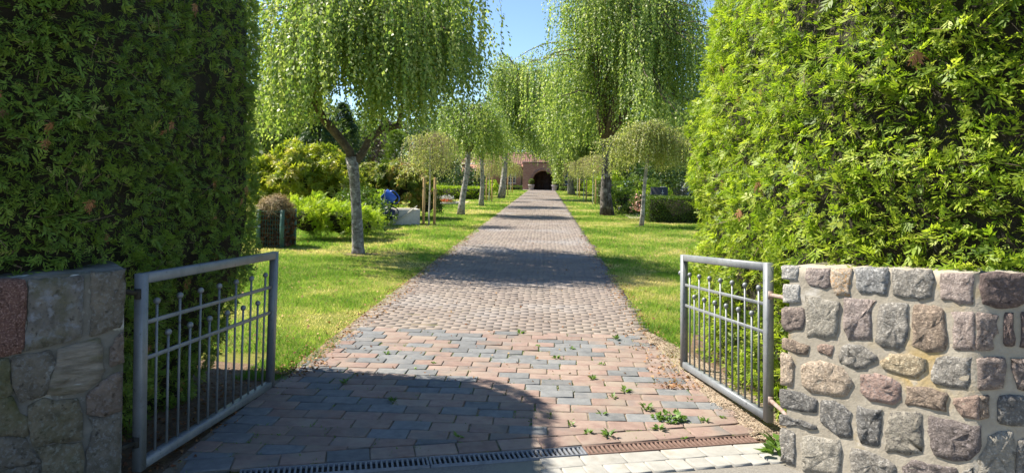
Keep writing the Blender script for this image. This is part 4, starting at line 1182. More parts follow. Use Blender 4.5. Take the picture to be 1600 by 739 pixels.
# left side, from the gate outwards
shrub('large sunlit rhododendron with glossy whorled leaves beside the left hedge', (-6.95, 20.8), [((-.3, .2, 1.25), (1.55, 1.3, 1.15)), ((.75, .1, .95), (.85, .9, .85)), ((-1.6, .3, 1.0), (1.0, 1.0, 1.0))], 230, 4600, .21, .16, .045, 'rhodo', 201, 'rosette', core=.42, tmean=.62)
shrub('low feathery bright green shrub behind the trunk of the nearest birch', (-5.15, 16.6), [((-.45, .0, .45), (.62, .6, .48)), ((.25, .1, .42), (.6, .6, .46)), ((.75, .35, .32), (.4, .5, .38))], 70, 3400, .2, .16, .1, 'yellow_leaf', 202, 'frond', core=.55, tmean=.62)
shrub('rhododendron with reddish faded tips behind the water trough', (-5.6, 25.6), [((.3, 0, 1.0), (1.35, 1.2, 1.05)), ((-.9, .2, .9), (.9, .9, .9))], 190, 3800, .18, .14, .042, 'rhodo_red', 203, 'rosette', core=.4, tmean=.55)
shrub('yellow-green low bush left of the blue watering cans', (-5.6, 23.0), [((0, 0, .45), (.6, .6, .55)), ((.4, .1, .35), (.4, .5, .4))], 40, 2200, .18, .075, .045, 'yellow_leaf', 204)
shrub('dark bush right of the concrete trough, behind the brown stakes', (-4.35, 25.8), [((0, 0, .4), (.55, .5, .45))], 36, 1800, .16, .08, .045, 'mid_leaf', 205, tmean=.6)
shrub('dark shaded bush under the rhododendron at the trunk of the nearest birch', (-4.75, 18.5), [((0, 0, .5), (.75, .6, .6))], 36, 2200, .2, .08, .05, 'box_leaf', 206, tmean=.3)
shrub('dark round evergreen bush behind the low yellow-topped hedge on the left', (-5.6, 50.0), [((0, 0, .95), (1.3, 1.1, 1.0))], 44, 2600, .35, .16, .1, 'dark_leaf', 207)
shrub('bright bush at the right end of the low yellow-topped hedge', (-4.6, 53.5), [((0, 0, .6), (.9, .8, .65))], 36, 1800, .25, .14, .09, 'yellow_leaf', 208)
clipped('long low clipped hedge with yellow-green top beside the left-hand graves', (-5.75, 46.8), (3.2, 1.6, .78), 5200, .10, .06, 'yellow_leaf', 209, tmean=.42)
clipped('second low clipped hedge further back on the left', (-6.5, 56.5), (4.0, 1.2, .8), 3000, .14, .08, 'box_leaf', 210)
# right side
clipped('dark green clipped block hedge around a grave on the right lawn', (5.2, 26.75), (2.9, 1.3, .92), 17000, .06, .036, 'box_leaf', 211, tmean=.38)
shrub('pale bronze-tinged bush right of the dark headstone', (6.05, 28.9), [((0, 0, .8), (.85, .8, .75))], 44, 2600, .22, .09, .05, 'grey_leaf', 212, tmean=.5)
shrub('pink rose bush left of the dark headstone', (4.1, 29.6), [((0, 0, .5), (.55, .5, .42)), ((.5, .1, .5), (.4, .4, .35))], 36, 1500, .16, .07, .04, 'mid_leaf', 213, flowers=(420, 'rose', .09), core=.6)
shrub('yellow-green bush behind the rose bush', (4.9, 33.5), [((0, 0, .6), (.9, .7, .65)), ((-1.3, .4, .55), (.7, .6, .6))], 44, 2400, .22, .1, .06, 'yellow_leaf', 214)
shrub('round dome of clipped yew between headstones on the right', (5.5, 36.5), [((0, 0, .8), (.55, .55, .85))], 40, 2200, .14, .08, .05, 'box_leaf', 215)
shrub('pointed clipped yew left of the yew dome on the right', (4.6, 37.0), [((0, 0, .6), (.6, .6, .7)), ((0, 0, 1.2), (.38, .38, .6))], 44, 2400, .14, .08, .05, 'box_leaf', 216, tmean=.6)
shrub('dark bush just right of the thick dark birch trunk', (3.6, 33.2), [((0, 0, .6), (.75, .7, .7))], 36, 2000, .2, .1, .06, 'box_leaf', 217, tmean=.3)
shrub('low leafy plants at the foot of the dark bush by the red flower bed', (3.75, 31.6), [((0, 0, .15), (.5, .4, .22))], 24, 900, .12, .12, .06, 'mid_leaf', 218, core=0)
clipped('dark clipped hedge behind the staked birches on the right', (3.9, 44.0), (1.6, 3.0, 1.3), 3600, .12, .07, 'box_leaf', 219)
shrub('big bush behind the staked birches on the right', (4.2, 52.0), [((0, 0, 1.0), (1.3, 1.3, 1.1))], 44, 2200, .35, .16, .1, 'yellow_leaf', 220)
shrub('bush in front of the chapel wall on the right', (3.8, 72.0), [((0, 0, 1.0), (1.4, 1.2, 1.1))], 40, 1500, .4, .2, .12, 'mid_leaf', 221)
clipped('low clipped strip hedge left of the chapel arch', (-4.2, 80.5), (3.0, .8, .42), 900, .16, .1, 'box_leaf', 222)
clipped('low clipped strip hedge right of the chapel arch', (3.0, 80.5), (2.8, .8, .42), 900, .16, .1, 'box_leaf', 223)

def big_tree(label, loc, H, R, leafm, seed, kind='broad', group=None, L=.30, n=6500):
    g = np.random.default_rng(seed)
    t = thing({'broad': 'broadleaf_tree', 'conifer': 'conifer', 'column': 'columnar_conifer'}[kind], label, 'tree', (loc[0], loc[1], 0), g.uniform(0, 6), group)
    m = MB(); tube(m, [(0, 0, -.1), (0, 0, H * .2), (.05 * R, 0, H * .5), (0, .04 * R, H * .85)], [R * .10, R * .075, R * .05, R * .02], 9); m.build('trunk', MT['bark_far'], t, smooth=True)
    mb = MB()
    if kind == 'broad':
        ells = [((0, 0, H * .62), (R * .8, R * .8, H * .34))]
        for q in range(5):
            a = q * 1.257 + g.uniform(-.3, .3); ells.append(((R * .5 * math.cos(a), R * .5 * math.sin(a), H * g.uniform(.38, .7)), (R * .5, R * .5, H * .22))); ells.append(((R * .6 * math.cos(a + .6), R * .6 * math.sin(a + .6), H * .17), (R * .45, R * .45, H * .17)))
        P, u, k = clump_points(ells, 95, n, g, R * .26, H * .03)
        leaves(mb, P, u * .6 + g.standard_normal((n, 3)) * .7, u + .5 * g.standard_normal((n, 3)), L * g.uniform(.6, 1.3, n), L * .6 * g.uniform(.6, 1.3, n), np.clip(.45 + g.normal(0, .14, 95)[k] + .15 * g.standard_normal(n), 0, 1))
        lm = MB()
        for q in range(6):
            a = q * 1.05; tube(lm, bezier((0, 0, H * .25), (R * .3 * math.cos(a), R * .3 * math.sin(a), H * .45), (R * .6 * math.cos(a), R * .6 * math.sin(a), H * .66), 5), [R * .05, R * .04, R * .03, R * .02, R * .01], 6)
        lm.build('limb', MT['bark_far'], t)
    else:
        s = g.random(n) ** .75; z = H * (.05 + .95 * s)
        rad = R * (1 - s) ** (.9 if kind == 'conifer' else .45) * (1 if kind == 'conifer' else np.minimum(1, .55 + s * 2)) * (1 + .18 * np.sin(z / H * (40 if kind == 'conifer' else 9) + g.uniform(0, 6))) * g.uniform(.55, 1.05, n)
        a = g.uniform(0, 6.283, n); rad = rad * (1 + .16 * np.sin(a * 5 + z * 3))
        P = np.c_[rad * np.cos(a), rad * np.sin(a), z]; u = np.c_[np.cos(a), np.sin(a), np.full(n, -.25 if kind == 'conifer' else .8)]
        fronds(mb, P, u + .4 * g.standard_normal((n, 3)), np.array([0, 0, 1.0]) + .5 * g.standard_normal((n, 3)), L * 1.4 * g.uniform(.6, 1.3, n), np.clip(.45 + .2 * g.standard_normal(n), 0, 1))
    mb.build('crown', MT[leafm], t, kind='stuff')
    return t
T1 = big_tree('broad dark tree behind the rhododendron on the left', (-13.5, 36), 6.2, 3.0, 'mid_leaf', 301, group='trees behind the cemetery')
big_tree('blue-green conifer behind the left rhododendron', (-9.9, 30.5), 4.3, 1.9, 'dark_leaf', 302, 'conifer', L=.22, n=2200)
big_tree('narrow dark purple tree behind the reddish rhododendron', (-8.6, 37.5), 4.4, .8, 'purple_leaf', 303, 'column', L=.16, n=1100)
big_tree('narrow green columnar conifer behind the water trough', (-7.6, 35.5), 3.7, .85, 'box_leaf', 304, 'column', L=.16, n=1500)
big_tree('second dark conifer far behind the nearest birch', (-12.8, 44), 6.0, 2.2, 'dark_leaf', 305, 'conifer', L=.3, n=1800)
T2 = big_tree('tall dark tree on the right behind the old birch', (10.5, 52), 9.5, 4.2, 'dark_leaf', 306, group='trees behind the cemetery')
T3 = big_tree('mid green tree on the right beyond the headstones', (8.2, 62), 8.5, 3.8, 'mid_leaf', 307, group='trees behind the cemetery')
far = [(T1, -20, 52, 1.2), (T2, -27, 60, .85), (T3, -15, 58, .78), (T1, -32, 72, 1.3), (T3, -22, 76, 1.0), (T2, -10.5, 66, .7), (T1, -14, 96, 1.3), (T3, -24, 98, 1.2), (T2, 6.2, 74, .8),
       (T3, 15, 60, 1.0), (T1, 14, 74, 1.5), (T2, 20, 70, 1.1), (T3, 9.5, 100, 1.2), (T2, -5, 108, 1.0), (T1, 2, 112, 1.6), (T3, 24, 90, 1.2), (T2, 32, 84, 1.1), (T1, -40, 90, 1.5), (T2, -48, 80, 1.2), (T3, 40, 100, 1.4), (T2, 15, 108, 1.2)]
for k, (src, x, y, s) in enumerate(far):
    dup(src, (x, y, 0), k * 1.7, s, 'tree in the distant belt of trees around the cemetery, behind the chapel and graves', 'trees behind the cemetery')
for x, y, s in ((-60, 110, 1.9), (-75, 100, 2.0), (58, 105, 2.0), (75, 110, 2.1), (-50, 130, 2.0), (50, 130, 2.0), (-25, 135, 2.0), (0, 140, 2.0), (25, 135, 2.0)):
    dup(T3, (x, y, 0), x, s, 'tree in the distant belt of trees around the cemetery, behind the chapel and graves', 'trees behind the cemetery')

# ---------------------------------------------------------------- the brick chapel at the end of the path
def brickwall():
    m, n, l, bs, out = new_mat('chapel_brick')
    tc = n.new('ShaderNodeTexCoord'); mp = n.new('ShaderNodeMapping'); mp.inputs['Rotation'].default_value = (math.pi / 2, 0, 0)
    l.new(tc.outputs['Object'], mp.inputs['Vector'])
    b = n.new('ShaderNodeTexBrick'); b.inputs['Scale'].default_value = 1.0; b.inputs['Brick Width'].default_value = .25; b.inputs['Row Height'].default_value = .083
    b.inputs['Mortar Size'].default_value = .006; b.inputs['Color1'].default_value = (.34, .15, .12, 1); b.inputs['Color2'].default_value = (.46, .235, .19, 1); b.inputs['Mortar'].default_value = (.33, .27, .24, 1)
    l.new(mp.outputs[0], b.inputs['Vector']); l.new(b.outputs[0], bs.inputs['Base Color']); bs.inputs['Roughness'].default_value = .9
    return m
MT['brick'] = brickwall()
MT['arch_brick'] = mat('arch_brick', [(.3, (.30, .16, .13)), (.7, (.42, .24, .20))], 6, rnd=.12)
MT['tile'] = mat('roof_tile', [(.3, (.26, .135, .10)), (.7, (.38, .215, .16))], 2.5, rough=.8)
MT['white'] = mat('white_paint', [(.3, (.72, .72, .70)), (.7, (.82, .82, .80))], 5, rough=.5)
MT['door'] = mat('door_wood', [(.3, (.05, .03, .022)), (.7, (.10, .06, .042))], 4, stretch=(8, 8, .5), rough=.6)
MT['green_door'] = mat('green_door', [(.3, (.012, .03, .022)), (.7, (.02, .045, .033))], 4, rough=.5)
MT['glass'] = mat('glass', [(.3, (.03, .045, .05)), (.7, (.05, .07, .075))], 1, rough=.06, spec=.9)
MT['zinc'] = mat('zinc', [(.3, (.30, .26, .25)), (.7, (.40, .36, .35))], 4, rough=.5, metal=.3)
MT['lead'] = mat('dark_trim', [(.3, (.07, .05, .045)), (.7, (.12, .09, .08))], 4, rough=.7)
ch = thing('chapel', 'red brick chapel with a dark arched porch and orange tiled roof ending the path', 'chapel', (-.55, 84.0, 0))
YF, YP = .8, -1.2                               # main wall face, porch face (local y)
AX, AR, AS = .22, 1.2, 1.05                     # arch centre, radius, spring height
m = MB()                                        # main wall with window openings left as recesses
def wallstrip(mb, x0, x1, y0, y1, z0, z1): box(mb, x0, x1, y0, y1, z0, z1)
wx0, wx1, wz0, wz1 = -3.95, -3.05, .75, 2.15
rx0, rx1 = 2.75, 3.65
for x0, x1, z0, z1 in ((-9.5, wx0, 0, 2.95), (wx0, wx1, 0, wz0), (wx0, wx1, wz1, 2.95), (wx1, 1.62, 0, 2.95), (1.62, 2.35, 2.15, 2.95), (2.35, rx0, 0, 2.95), (rx0, rx1, 0, wz0), (rx0, rx1, wz1, 2.95), (rx1, 10.0, 0, 2.95)):
    box(m, x0, x1, YF, YF + .35, z0, z1)
box(m, -9.5, -9.15, YF + .35, 11, 0, 2.95); box(m, 9.65, 10.0, YF + .35, 11, 0, 2.95); box(m, -9.15, 9.65, 10.65, 11, 0, 2.95)
m.build('wall', MT['brick'], ch)
m = MB()                                        # porch front with its arch
px0, px1, pz = -2.15, 1.75, 3.15
na = 20
ang = np.linspace(np.pi, 0, na + 1)
ax_, az_ = AX + AR * np.cos(ang), AS + AR * np.sin(ang)
for yy, flip in ((YP, 0), (YP + .4, 1)):
    V = [(px0, yy, 0), (AX - AR, yy, 0), (AX - AR, yy, AS), (px0, yy, AS), (AX + AR, yy, 0), (px1, yy, 0), (px1, yy, AS), (AX + AR, yy, AS)]
    q = [[0, 1, 2, 3], [4, 5, 6, 7]]
    m.add(V, [x[::-1] for x in q] if flip else q)
    top = np.linspace(px0, px1, na + 1)
    V = [(x, yy, z) for x, z in zip(ax_, az_)] + [(x, yy, pz) for x in top]
    q = [[i, i + 1, na + 2 + i, na + 1 + i] for i in range(na)]
    m.add(V, q); m.add([(px0, yy, AS), (AX - AR, yy, AS), (px0, yy, pz), (AX + AR, yy, AS), (px1, yy, AS), (px1, yy, pz)], tris=[[0, 1, 2], [3, 4, 5]])
V = [(x, YP, z) for x, z in zip(ax_, az_)] + [(x, YP + .4, z) for x, z in zip(ax_, az_)]
m.add(V, [[i, i + 1, na + 2 + i, na + 1 + i] for i in range(na)])
for x in (AX - AR, AX + AR): m.add([(x, YP, 0), (x, YP + .4, 0), (x, YP + .4, AS), (x, YP, AS)], [[0, 1, 2, 3]])
box(m, px0, px0 + .3, YP + .4, YF, 0, pz); box(m, px1 - .3, px1, YP + .4, YF, 0, pz); box(m, px0 + .3, px1 - .3, YP + .4, YF, 2.75, pz - .05)
m.build('porch', MT['brick'], ch)
for k in range(26):                             # voussoirs of the arch
    a0 = np.pi - (k + .06) / 26 * np.pi; a1 = np.pi - (k + .94) / 26 * np.pi
    v = MB(); V = []
    for yy in (YP - .05, YP + .02):
        for a, r in ((a0, AR - .01), (a1, AR - .01), (a1, AR + .27), (a0, AR + .27)): V.append((AX + r * math.cos(a), yy, AS + r * math.sin(a)))
    v.add(V, [[0, 1, 2, 3], [7, 6, 5, 4], [0, 4, 5, 1], [1, 5, 6, 2], [2, 6, 7, 3], [3, 7, 4, 0]]); v.build('brick', MT['arch_brick'], ch)
m = MB(); cbox(m, px0 - .08, px1 + .08, YP - .08, YF, pz + .002, pz + .14, .02); m.build('coping', MT['lead'], ch)
for k in range(2):
    m = MB(); cbox(m, AX - 1.15 + k * 1.16, AX - .02 + k * 1.16, YF - .12, YF - .05, .0, 2.6, .01)
    for z in (.25, .95, 1.65): cbox(m, AX - 1.0 + k * 1.16, AX - .17 + k * 1.16, YF - .15, YF - .11, z, z + .55, .015)
    d = m.build('door', MT['door'], ch); h = MB(); ball(h, (AX + (-.12 if k == 0 else .12), YF - .18, 1.05), .035); h.build('handle', MT['zinc'], d)
m = MB(); cbox(m, 1.63, 2.34, YF + .1, YF + .18, 0, 2.14, .01); m.build('side_door', MT['green_door'], ch)
for x0, x1 in ((wx0, wx1), (rx0, rx1)):
    f = MB(); y0, y1 = YF + .06, YF + .14
    box(f, x0, x0 + .09, y0, y1, wz0, wz1); box(f, x1 - .09, x1, y0, y1, wz0, wz1); box(f, x0 + .09, x1 - .09, y0, y1, wz0, wz0 + .09); box(f, x0 + .09, x1 - .09, y0, y1, wz1 - .09, wz1)
    for k in range(1, 3): x = x0 + .09 + (x1 - x0 - .18) * k / 3; box(f, x - .02, x + .02, y0 + .02, y1 - .01, wz0 + .09, wz1 - .09)
    for k in range(1, 4): z = wz0 + .09 + (wz1 - wz0 - .18) * k / 4; box(f, x0 + .09, x1 - .09, y0 + .025, y1 - .015, z - .02, z + .02)
    w_ = f.build('window', MT['white'], ch)
    for a in range(3):
        for b in range(4):
            p = MB(); xx = x0 + .09 + (x1 - x0 - .18) * a / 3; zz = wz0 + .09 + (wz1 - wz0 - .18) * b / 4
            box(p, xx + .02, xx + (x1 - x0 - .18) / 3 - .02, y0 + .04, y0 + .046, zz + .02, zz + (wz1 - wz0 - .18) / 4 - .02); p.build('pane', MT['glass'], w_)
    s = MB(); cbox(s, x0 - .06, x1 + .06, YF - .06, YF + .13, wz0 - .07, wz0 - .002, .01); s.build('sill', MT['white'], w_)
# tiled roof: courses of pan tiles as real ridges
e0, r0, ry, rz_ = YF - .35, 2.98, 6.0, 4.4
m = MB(); nxt, nyt = 150, 16
xs = np.linspace(-9.9, 10.4, nxt * 2 + 1); V, q = [], []
for side in (1, -1):
    base_ = len(V)
    for j in range(nyt + 1):
        for st in (0, 1):
            f = j / nyt
            y = e0 + (ry - e0) * f if side == 1 else (12.0 - e0) + (ry - (12.0 - e0)) * f
            z = r0 + (rz_ - r0) * f + (.035 if st else 0)
            V += [(x, y, z + .028 * math.cos((x + 9.9) * 2 * np.pi / .27)) for x in xs]
    nx_ = len(xs)
    for j in range(2 * nyt + 1):
        i = np.arange(nx_ - 1) + base_ + j * nx_
        qq = np.stack([i, i + 1, i + 1 + nx_, i + nx_], -1); q.append(qq)
m.add(V, np.concatenate(q)); rf = m.build('roof', MT['tile'], ch)
m = MB(); tube(m, [(-9.95, ry, rz_ + .04), (10.45, ry, rz_ + .04)], .12, 8); m.build('ridge', MT['tile'], rf)
m = MB()
for x in (-9.5, 9.98): m.add([(x, YF, 2.95), (x, 11.0, 2.95), (x, ry, rz_ - .1)], tris=[[0, 1, 2]])
m.build('gable', MT['brick'], ch)
m = MB(); tube(m, [(-9.9, e0 - .06, 2.93), (-2.35, e0 - .06, 2.93)], .07, 8); tube(m, [(-2.42, e0 - .06, 2.9), (-2.40, YF - .25, 2.6), (-2.38, YF - .09, 2.35), (-2.38, YF - .09, .02)], .06, 8); m.build('downpipe', MT['zinc'], ch)
m = MB(); cbox(m, -2.2, 1.8, YP - .5, YF + .0, .0, .045, .01); m.build('step', MT['slab'], ch)
for x, side in ((-1.55, 'left'), (1.12, 'right')):
    t = thing('potted_shrub', f'round clipped shrub in a pale pot {side} of the chapel arch', 'potted plant', (x - .1, 81.6, .03), 0, 'pots by the chapel arch')
    m = MB(); lathe(m, [(.001, 0), (.24, 0), (.26, .05), (.34, .5), (.38, .52), (.38, .60), (.33, .60), (.32, .54), (.001, .54)], 16); m.build('pot', mat('pot_' + side, [(.3, (.36, .33, .36)), (.7, (.48, .44, .47))], 6), t, smooth=False)
    m = MB(); g = np.random.default_rng(9); n = 700; u = unit(g.standard_normal((n, 3))); leaves(m, u * .30 * g.uniform(.8, 1.05, (n, 1)) + (0, 0, .95), u + .6 * g.standard_normal((n, 3)), u, .09, .06, g.random(n)); m.build('foliage', MT['mid_leaf'], t, kind='stuff')
    m = MB(); core_ell(m, (0, 0, .95), (.3, .3, .3), .8); tube(m, [(0, 0, .5), (0, 0, .8)], .03, 6); m.build('stem', MT['hedge_core'], t)
    m = MB(); n = 260; a = g.uniform(0, 6.28, n); leaves(m, np.c_[.27 * np.cos(a), .27 * np.sin(a), np.full(n, .6) + .06 * g.random(n)], g.standard_normal((n, 3)) + (0, 0, .8), g.standard_normal((n, 3)), .08, .06, g.random(n)); m.build('flowers', MT['straw'], t, kind='stuff')

# ---------------------------------------------------------------- water trough and watering cans
MT['concrete'] = mat('concrete', [(.3, (.42, .39, .32)), (.7, (.58, .54, .46))], 7, bmp=.5, bdist=.004, bscale=60, blotch=((.30, .29, .22), 3, .55, .75))
MT['can_blue'] = mat('can_blue', [(.3, (.025, .085, .40)), (.7, (.04, .13, .52))], 3, rough=.4, spec=.5)
MT['can_navy'] = mat('can_navy', [(.3, (.012, .016, .06)), (.7, (.02, .028, .09))], 3, rough=.4, spec=.5)
MT['can_black'] = mat('can_black', [(.3, (.012, .012, .014)), (.7, (.022, .022, .026))], 3, rough=.45)
MT['steel'] = mat('steel', [(.3, (.34, .37, .42)), (.7, (.46, .50, .55))], 5, rough=.4, metal=.3)
MT['water'] = mat('water', [(.3, (.02, .03, .025)), (.7, (.03, .04, .035))], 3, rough=.05, spec=.8)
MT['pale_pole'] = mat('pale_pole', [(.3, (.50, .46, .36)), (.7, (.66, .62, .52))], 12)
tp = gnd(622, 352); TR = 0.35
t = thing('water_trough', 'pale concrete water trough on the left lawn behind the hanging watering cans', 'water trough', (tp[0] + .02, tp[1] + .42, 0), TR)
m = MB()
W0, W1, Hh = .52, .40, .50
cbox(m, -W0, W0, -W1, -W1 + .10, 0, Hh, .02); cbox(m, -W0, W0, W1 - .10, W1, 0, Hh, .02); cbox(m, -W0, -W0 + .10, -W1 + .098, W1 - .098, 0, Hh - .002, .02); cbox(m, W0 - .10, W0, -W1 + .098, W1 - .098, 0, Hh - .002, .02)
box(m, -W0 + .09, W0 - .09, -W1 + .09, W1 - .09, 0, .08); m.build('basin', MT['concrete'], t)
m = MB(); box(m, -W0 + .099, W0 - .099, -W1 + .099, W1 - .099, .36, .38); m.build('water', MT['water'], t)
m = MB(); tube(m, [(-.42, .32, .1), (-.42, .32, .78), (-.40, .26, .90), (-.30, .05, .88), (-.26, -.02, .80)], .02, 8); tube(m, [(-.42, .26, .84), (-.42, .38, .84)], .013, 6); m.build('tap', MT['steel'], t, smooth=True)
rp = gnd(600, 353)
t = thing('can_rack', 'upright steel rack post holding watering cans left of the trough', 'rack', (rp[0], rp[1], 0))
m = MB(); tube(m, [(0, 0, -.05), (0, 0, .55), (0, 0, 1.08), (.0, 0, 1.09)], .027, 8); m.build('post', MT['steel'], t, smooth=True)
for z, s in ((1.04, 1), (.52, 1), (.42, -1)):
    m = MB(); tube(m, [(0, 0, z), (.05 * s, .08, z), (.07 * s, .14, z + .0), (.07 * s, .16, z + .05)], .011, 6); m.build('hook', MT['steel'], t, smooth=True)
def can(label, loc, tilt, rz, m_):
    t = thing('watering_can', label, 'watering can', loc, rz, 'watering cans at the trough')
    t.rotation_euler = (0, tilt, rz); t.scale = (1.3,) * 3
    b = MB(); lathe(b, [(.001, -.16), (.125, -.16), (.132, -.15), (.138, .0), (.128, .13), (.118, .145), (.108, .145), (.118, .12), (.128, .0), (.12, -.145), (.001, -.145)], 18); b.build('body', MT[m_], t, smooth=True)
    s = MB(); tube(s, [(-.12, 0, -.10), (-.20, 0, -.04), (-.30, 0, .08), (-.42, 0, .19)], [.032, .026, .02, .017], 9); b_ = s.build('spout', MT[m_], t, smooth=True)
    r = MB(); tube(r, [(-.415, 0, .185), (-.45, 0, .215), (-.455, 0, .22)], [.018, .045, .046], 10); r.build('rose', MT[m_], b_, smooth=True)
    h = MB(); a = np.linspace(-.2, np.pi * .95, 10); tube(h, np.c_[.06 + .13 * np.cos(a) * .9, np.zeros(10), .10 + .13 * np.sin(a)], .013, 7); tube(h, [(.13, 0, -.08), (.19, 0, -.02), (.19, 0, .08), (.16, 0, .12)], .012, 7); h.build('handle', MT[m_], t, smooth=True)
    return t
can('bright blue plastic watering can hanging at the top of the rack post', (rp[0] + .10, rp[1] + .17, .86), -2.25, math.pi + .2, 'can_blue')
can('dark navy plastic watering can hanging low on the rack post, mouth towards the trough', (rp[0] + .08, rp[1] + .17, .36), -1.75, math.pi + .15, 'can_navy')
can('black watering can lying in the shade behind the navy can', (rp[0] - .12, rp[1] + .05, .17), .5, 2.9, 'can_black')
m = MB(); a, b = at(611, 352, tp[1] - .12), at(652, 322, tp[1] + .15); tube(m, [a + (0, 0, .02), (a + b) / 2, b], .016, 7)
po = m.build('pole', MT['pale_pole'], smooth=True); tag(po, 'thin pale pole leaning across the front of the water trough', 'pole')

# ---------------------------------------------------------------- compost cage
MT['green_metal'] = mat('green_metal', [(.3, (.05, .11, .085)), (.7, (.08, .16, .125))], 6, rough=.5)
cA, cB = gnd(402, 389), gnd(441, 388)
cc = (cA + cB) / 2
t = thing('compost_cage', 'green metal compost cage beside the left hedge', 'compost bin', (cc[0], cc[1] + .36, 0))
hw, hd, hh = np.linalg.norm(cB - cA) / 2, .36, .78
posts = [(-hw, -hd), (hw, -hd), (hw, hd), (-hw, hd)]
for x, y in posts:
    m = MB(); box(m, x - .036, x + .036, y - .036, y + .036, -.02, hh + .02); m.build('post', MT['green_metal'], t)
for (x0, y0), (x1, y1) in zip(posts, posts[1:] + posts[:1]):
    m = MB()
    for z in np.linspace(.06, hh - .02, 9): tube(m, [(x0, y0, z), (x1, y1, z)], .006, 4, cap=False)
    for s in np.linspace(.08, .92, 9): tube(m, [(x0 + (x1 - x0) * s, y0 + (y1 - y0) * s, .04), (x0 + (x1 - x0) * s, y0 + (y1 - y0) * s, hh - .02)], .006, 4, cap=False)
    m.build('wire_panel', MT['green_metal'], t)
    m = MB(); beam(m, (x0, y0, hh - .012), (x1, y1, hh - .012), .025, .025, np.array([y1 - y0, x0 - x1, 0.0])); m.build('rail', MT['green_metal'], t)
m = MB(); p = posts[0]; tube(m, [(p[0] - .1, p[1] - .06, .44), (p[0] + .06, p[1] - .06, .45)], .012, 6); tube(m, [(p[0] - .06, p[1] - .06, .50), (p[0] - .10, p[1] - .05, .42)], .01, 6); m.build('latch', MT['steel'], t)
h = thing('compost_heap', 'heap of dry grass and brown leaves filling the green compost cage', 'compost', (cc[0], cc[1] + .36, 0))
g = np.random.default_rng(77)
m = MB(); cbox(m, -hw + .02, hw + .0, -hd + .03, hd - .03, 0, .76, .05); m.build('packed_core', MT['hedge_core'], h)
n = 1900; P = np.c_[g.uniform(-hw, hw, n), g.uniform(-hd, hd, n), g.random(n) * .78]; f = g.random(n); P[f < .6, 1] = -hd + .03 + .03 * g.random((f < .6).sum()); P[f > .75, 0] = hw - .02 + .03 * g.random((f > .75).sum())
m = MB(); leaves(m, P, g.standard_normal((n, 3)), g.standard_normal((n, 3)), .09, .055, g.random(n) ** 3 * .5); m.build('brown_leaves', MT['dry_leaf'], h, kind='stuff')
n = 2600; u = unit(g.standard_normal((n, 3))); u[:, 2] = np.abs(u[:, 2]); P = u * np.array([hw * 1.25, hd * 1.05, .30]) * g.uniform(.7, 1.08, (n, 1)) * (1 + .15 * np.sin(u[:, :1] * 7)) + (-.02, 0, .76)
m = MB(); leaves(m, P, np.cross(u, g.standard_normal((n, 3))) + u * .3 + (0, 0, -.2), u, .16, .014, g.random(n)); m.build('dry_grass', MT['straw'], h, kind='stuff')

# ---------------------------------------------------------------- graves on the right and left
MT['granite_dark'] = mat('granite_dark', [(.3, (.035, .035, .038)), (.7, (.07, .068, .07))], 60, rough=.5, spec=.4)
MT['granite_light'] = mat('granite_light', [(.3, (.36, .36, .34)), (.7, (.50, .49, .46))], 60, rough=.7)
MT['inscription'] = mat('inscription', [(.3, (.42, .40, .36)), (.7, (.52, .50, .46))], 40)
def headstone(label, loc, w, h_, d, mname, cross=False, base_=True):
    t = thing('headstone', label, 'headstone', loc, 0)
    m = MB(); z0 = .14 if base_ else 0
    cbox(m, -w / 2, w / 2, -d / 2, d / 2, z0, h_, .015); m.build('slab', MT[mname], t)
    if base_: m = MB(); cbox(m, -w / 2 - .15, w / 2 + .45, -d / 2 - .1, d / 2 + .1, 0, z0 - .002, .012); m.build('plinth', MT[mname], t)
    if cross:
        m = MB(); y = -d / 2 - .006
        box(m, w * .16, w * .20, y, y + .01, h_ * .66, h_ * .92); box(m, w * .10, w * .26, y + .001, y + .009, h_ * .80, h_ * .835); m.build('cross', MT['inscription'], t)
        m = MB(); box(m, -w * .08, w * .38, y, y + .01, h_ * .545, h_ * .575); m.build('inscription_line', MT['inscription'], t)
    return t
p = at(1030, 306, 28.6)
headstone('dark polished headstone with a small cross behind the clipped block hedge', (p[0], 28.6, 0), .66, 1.27, .16, 'granite_dark', True)
p = at(986, 300, 36)
headstone('wide low dark headstone to the right of the thick dark birch trunk', (p[0], 36, 0), .95, .78, .18, 'granite_dark')
p = at(1036, 300, 33)
headstone('narrow light grey headstone behind the dark polished one', (p[0], 33, 0), .24, 1.25, .16, 'granite_light', False, False)
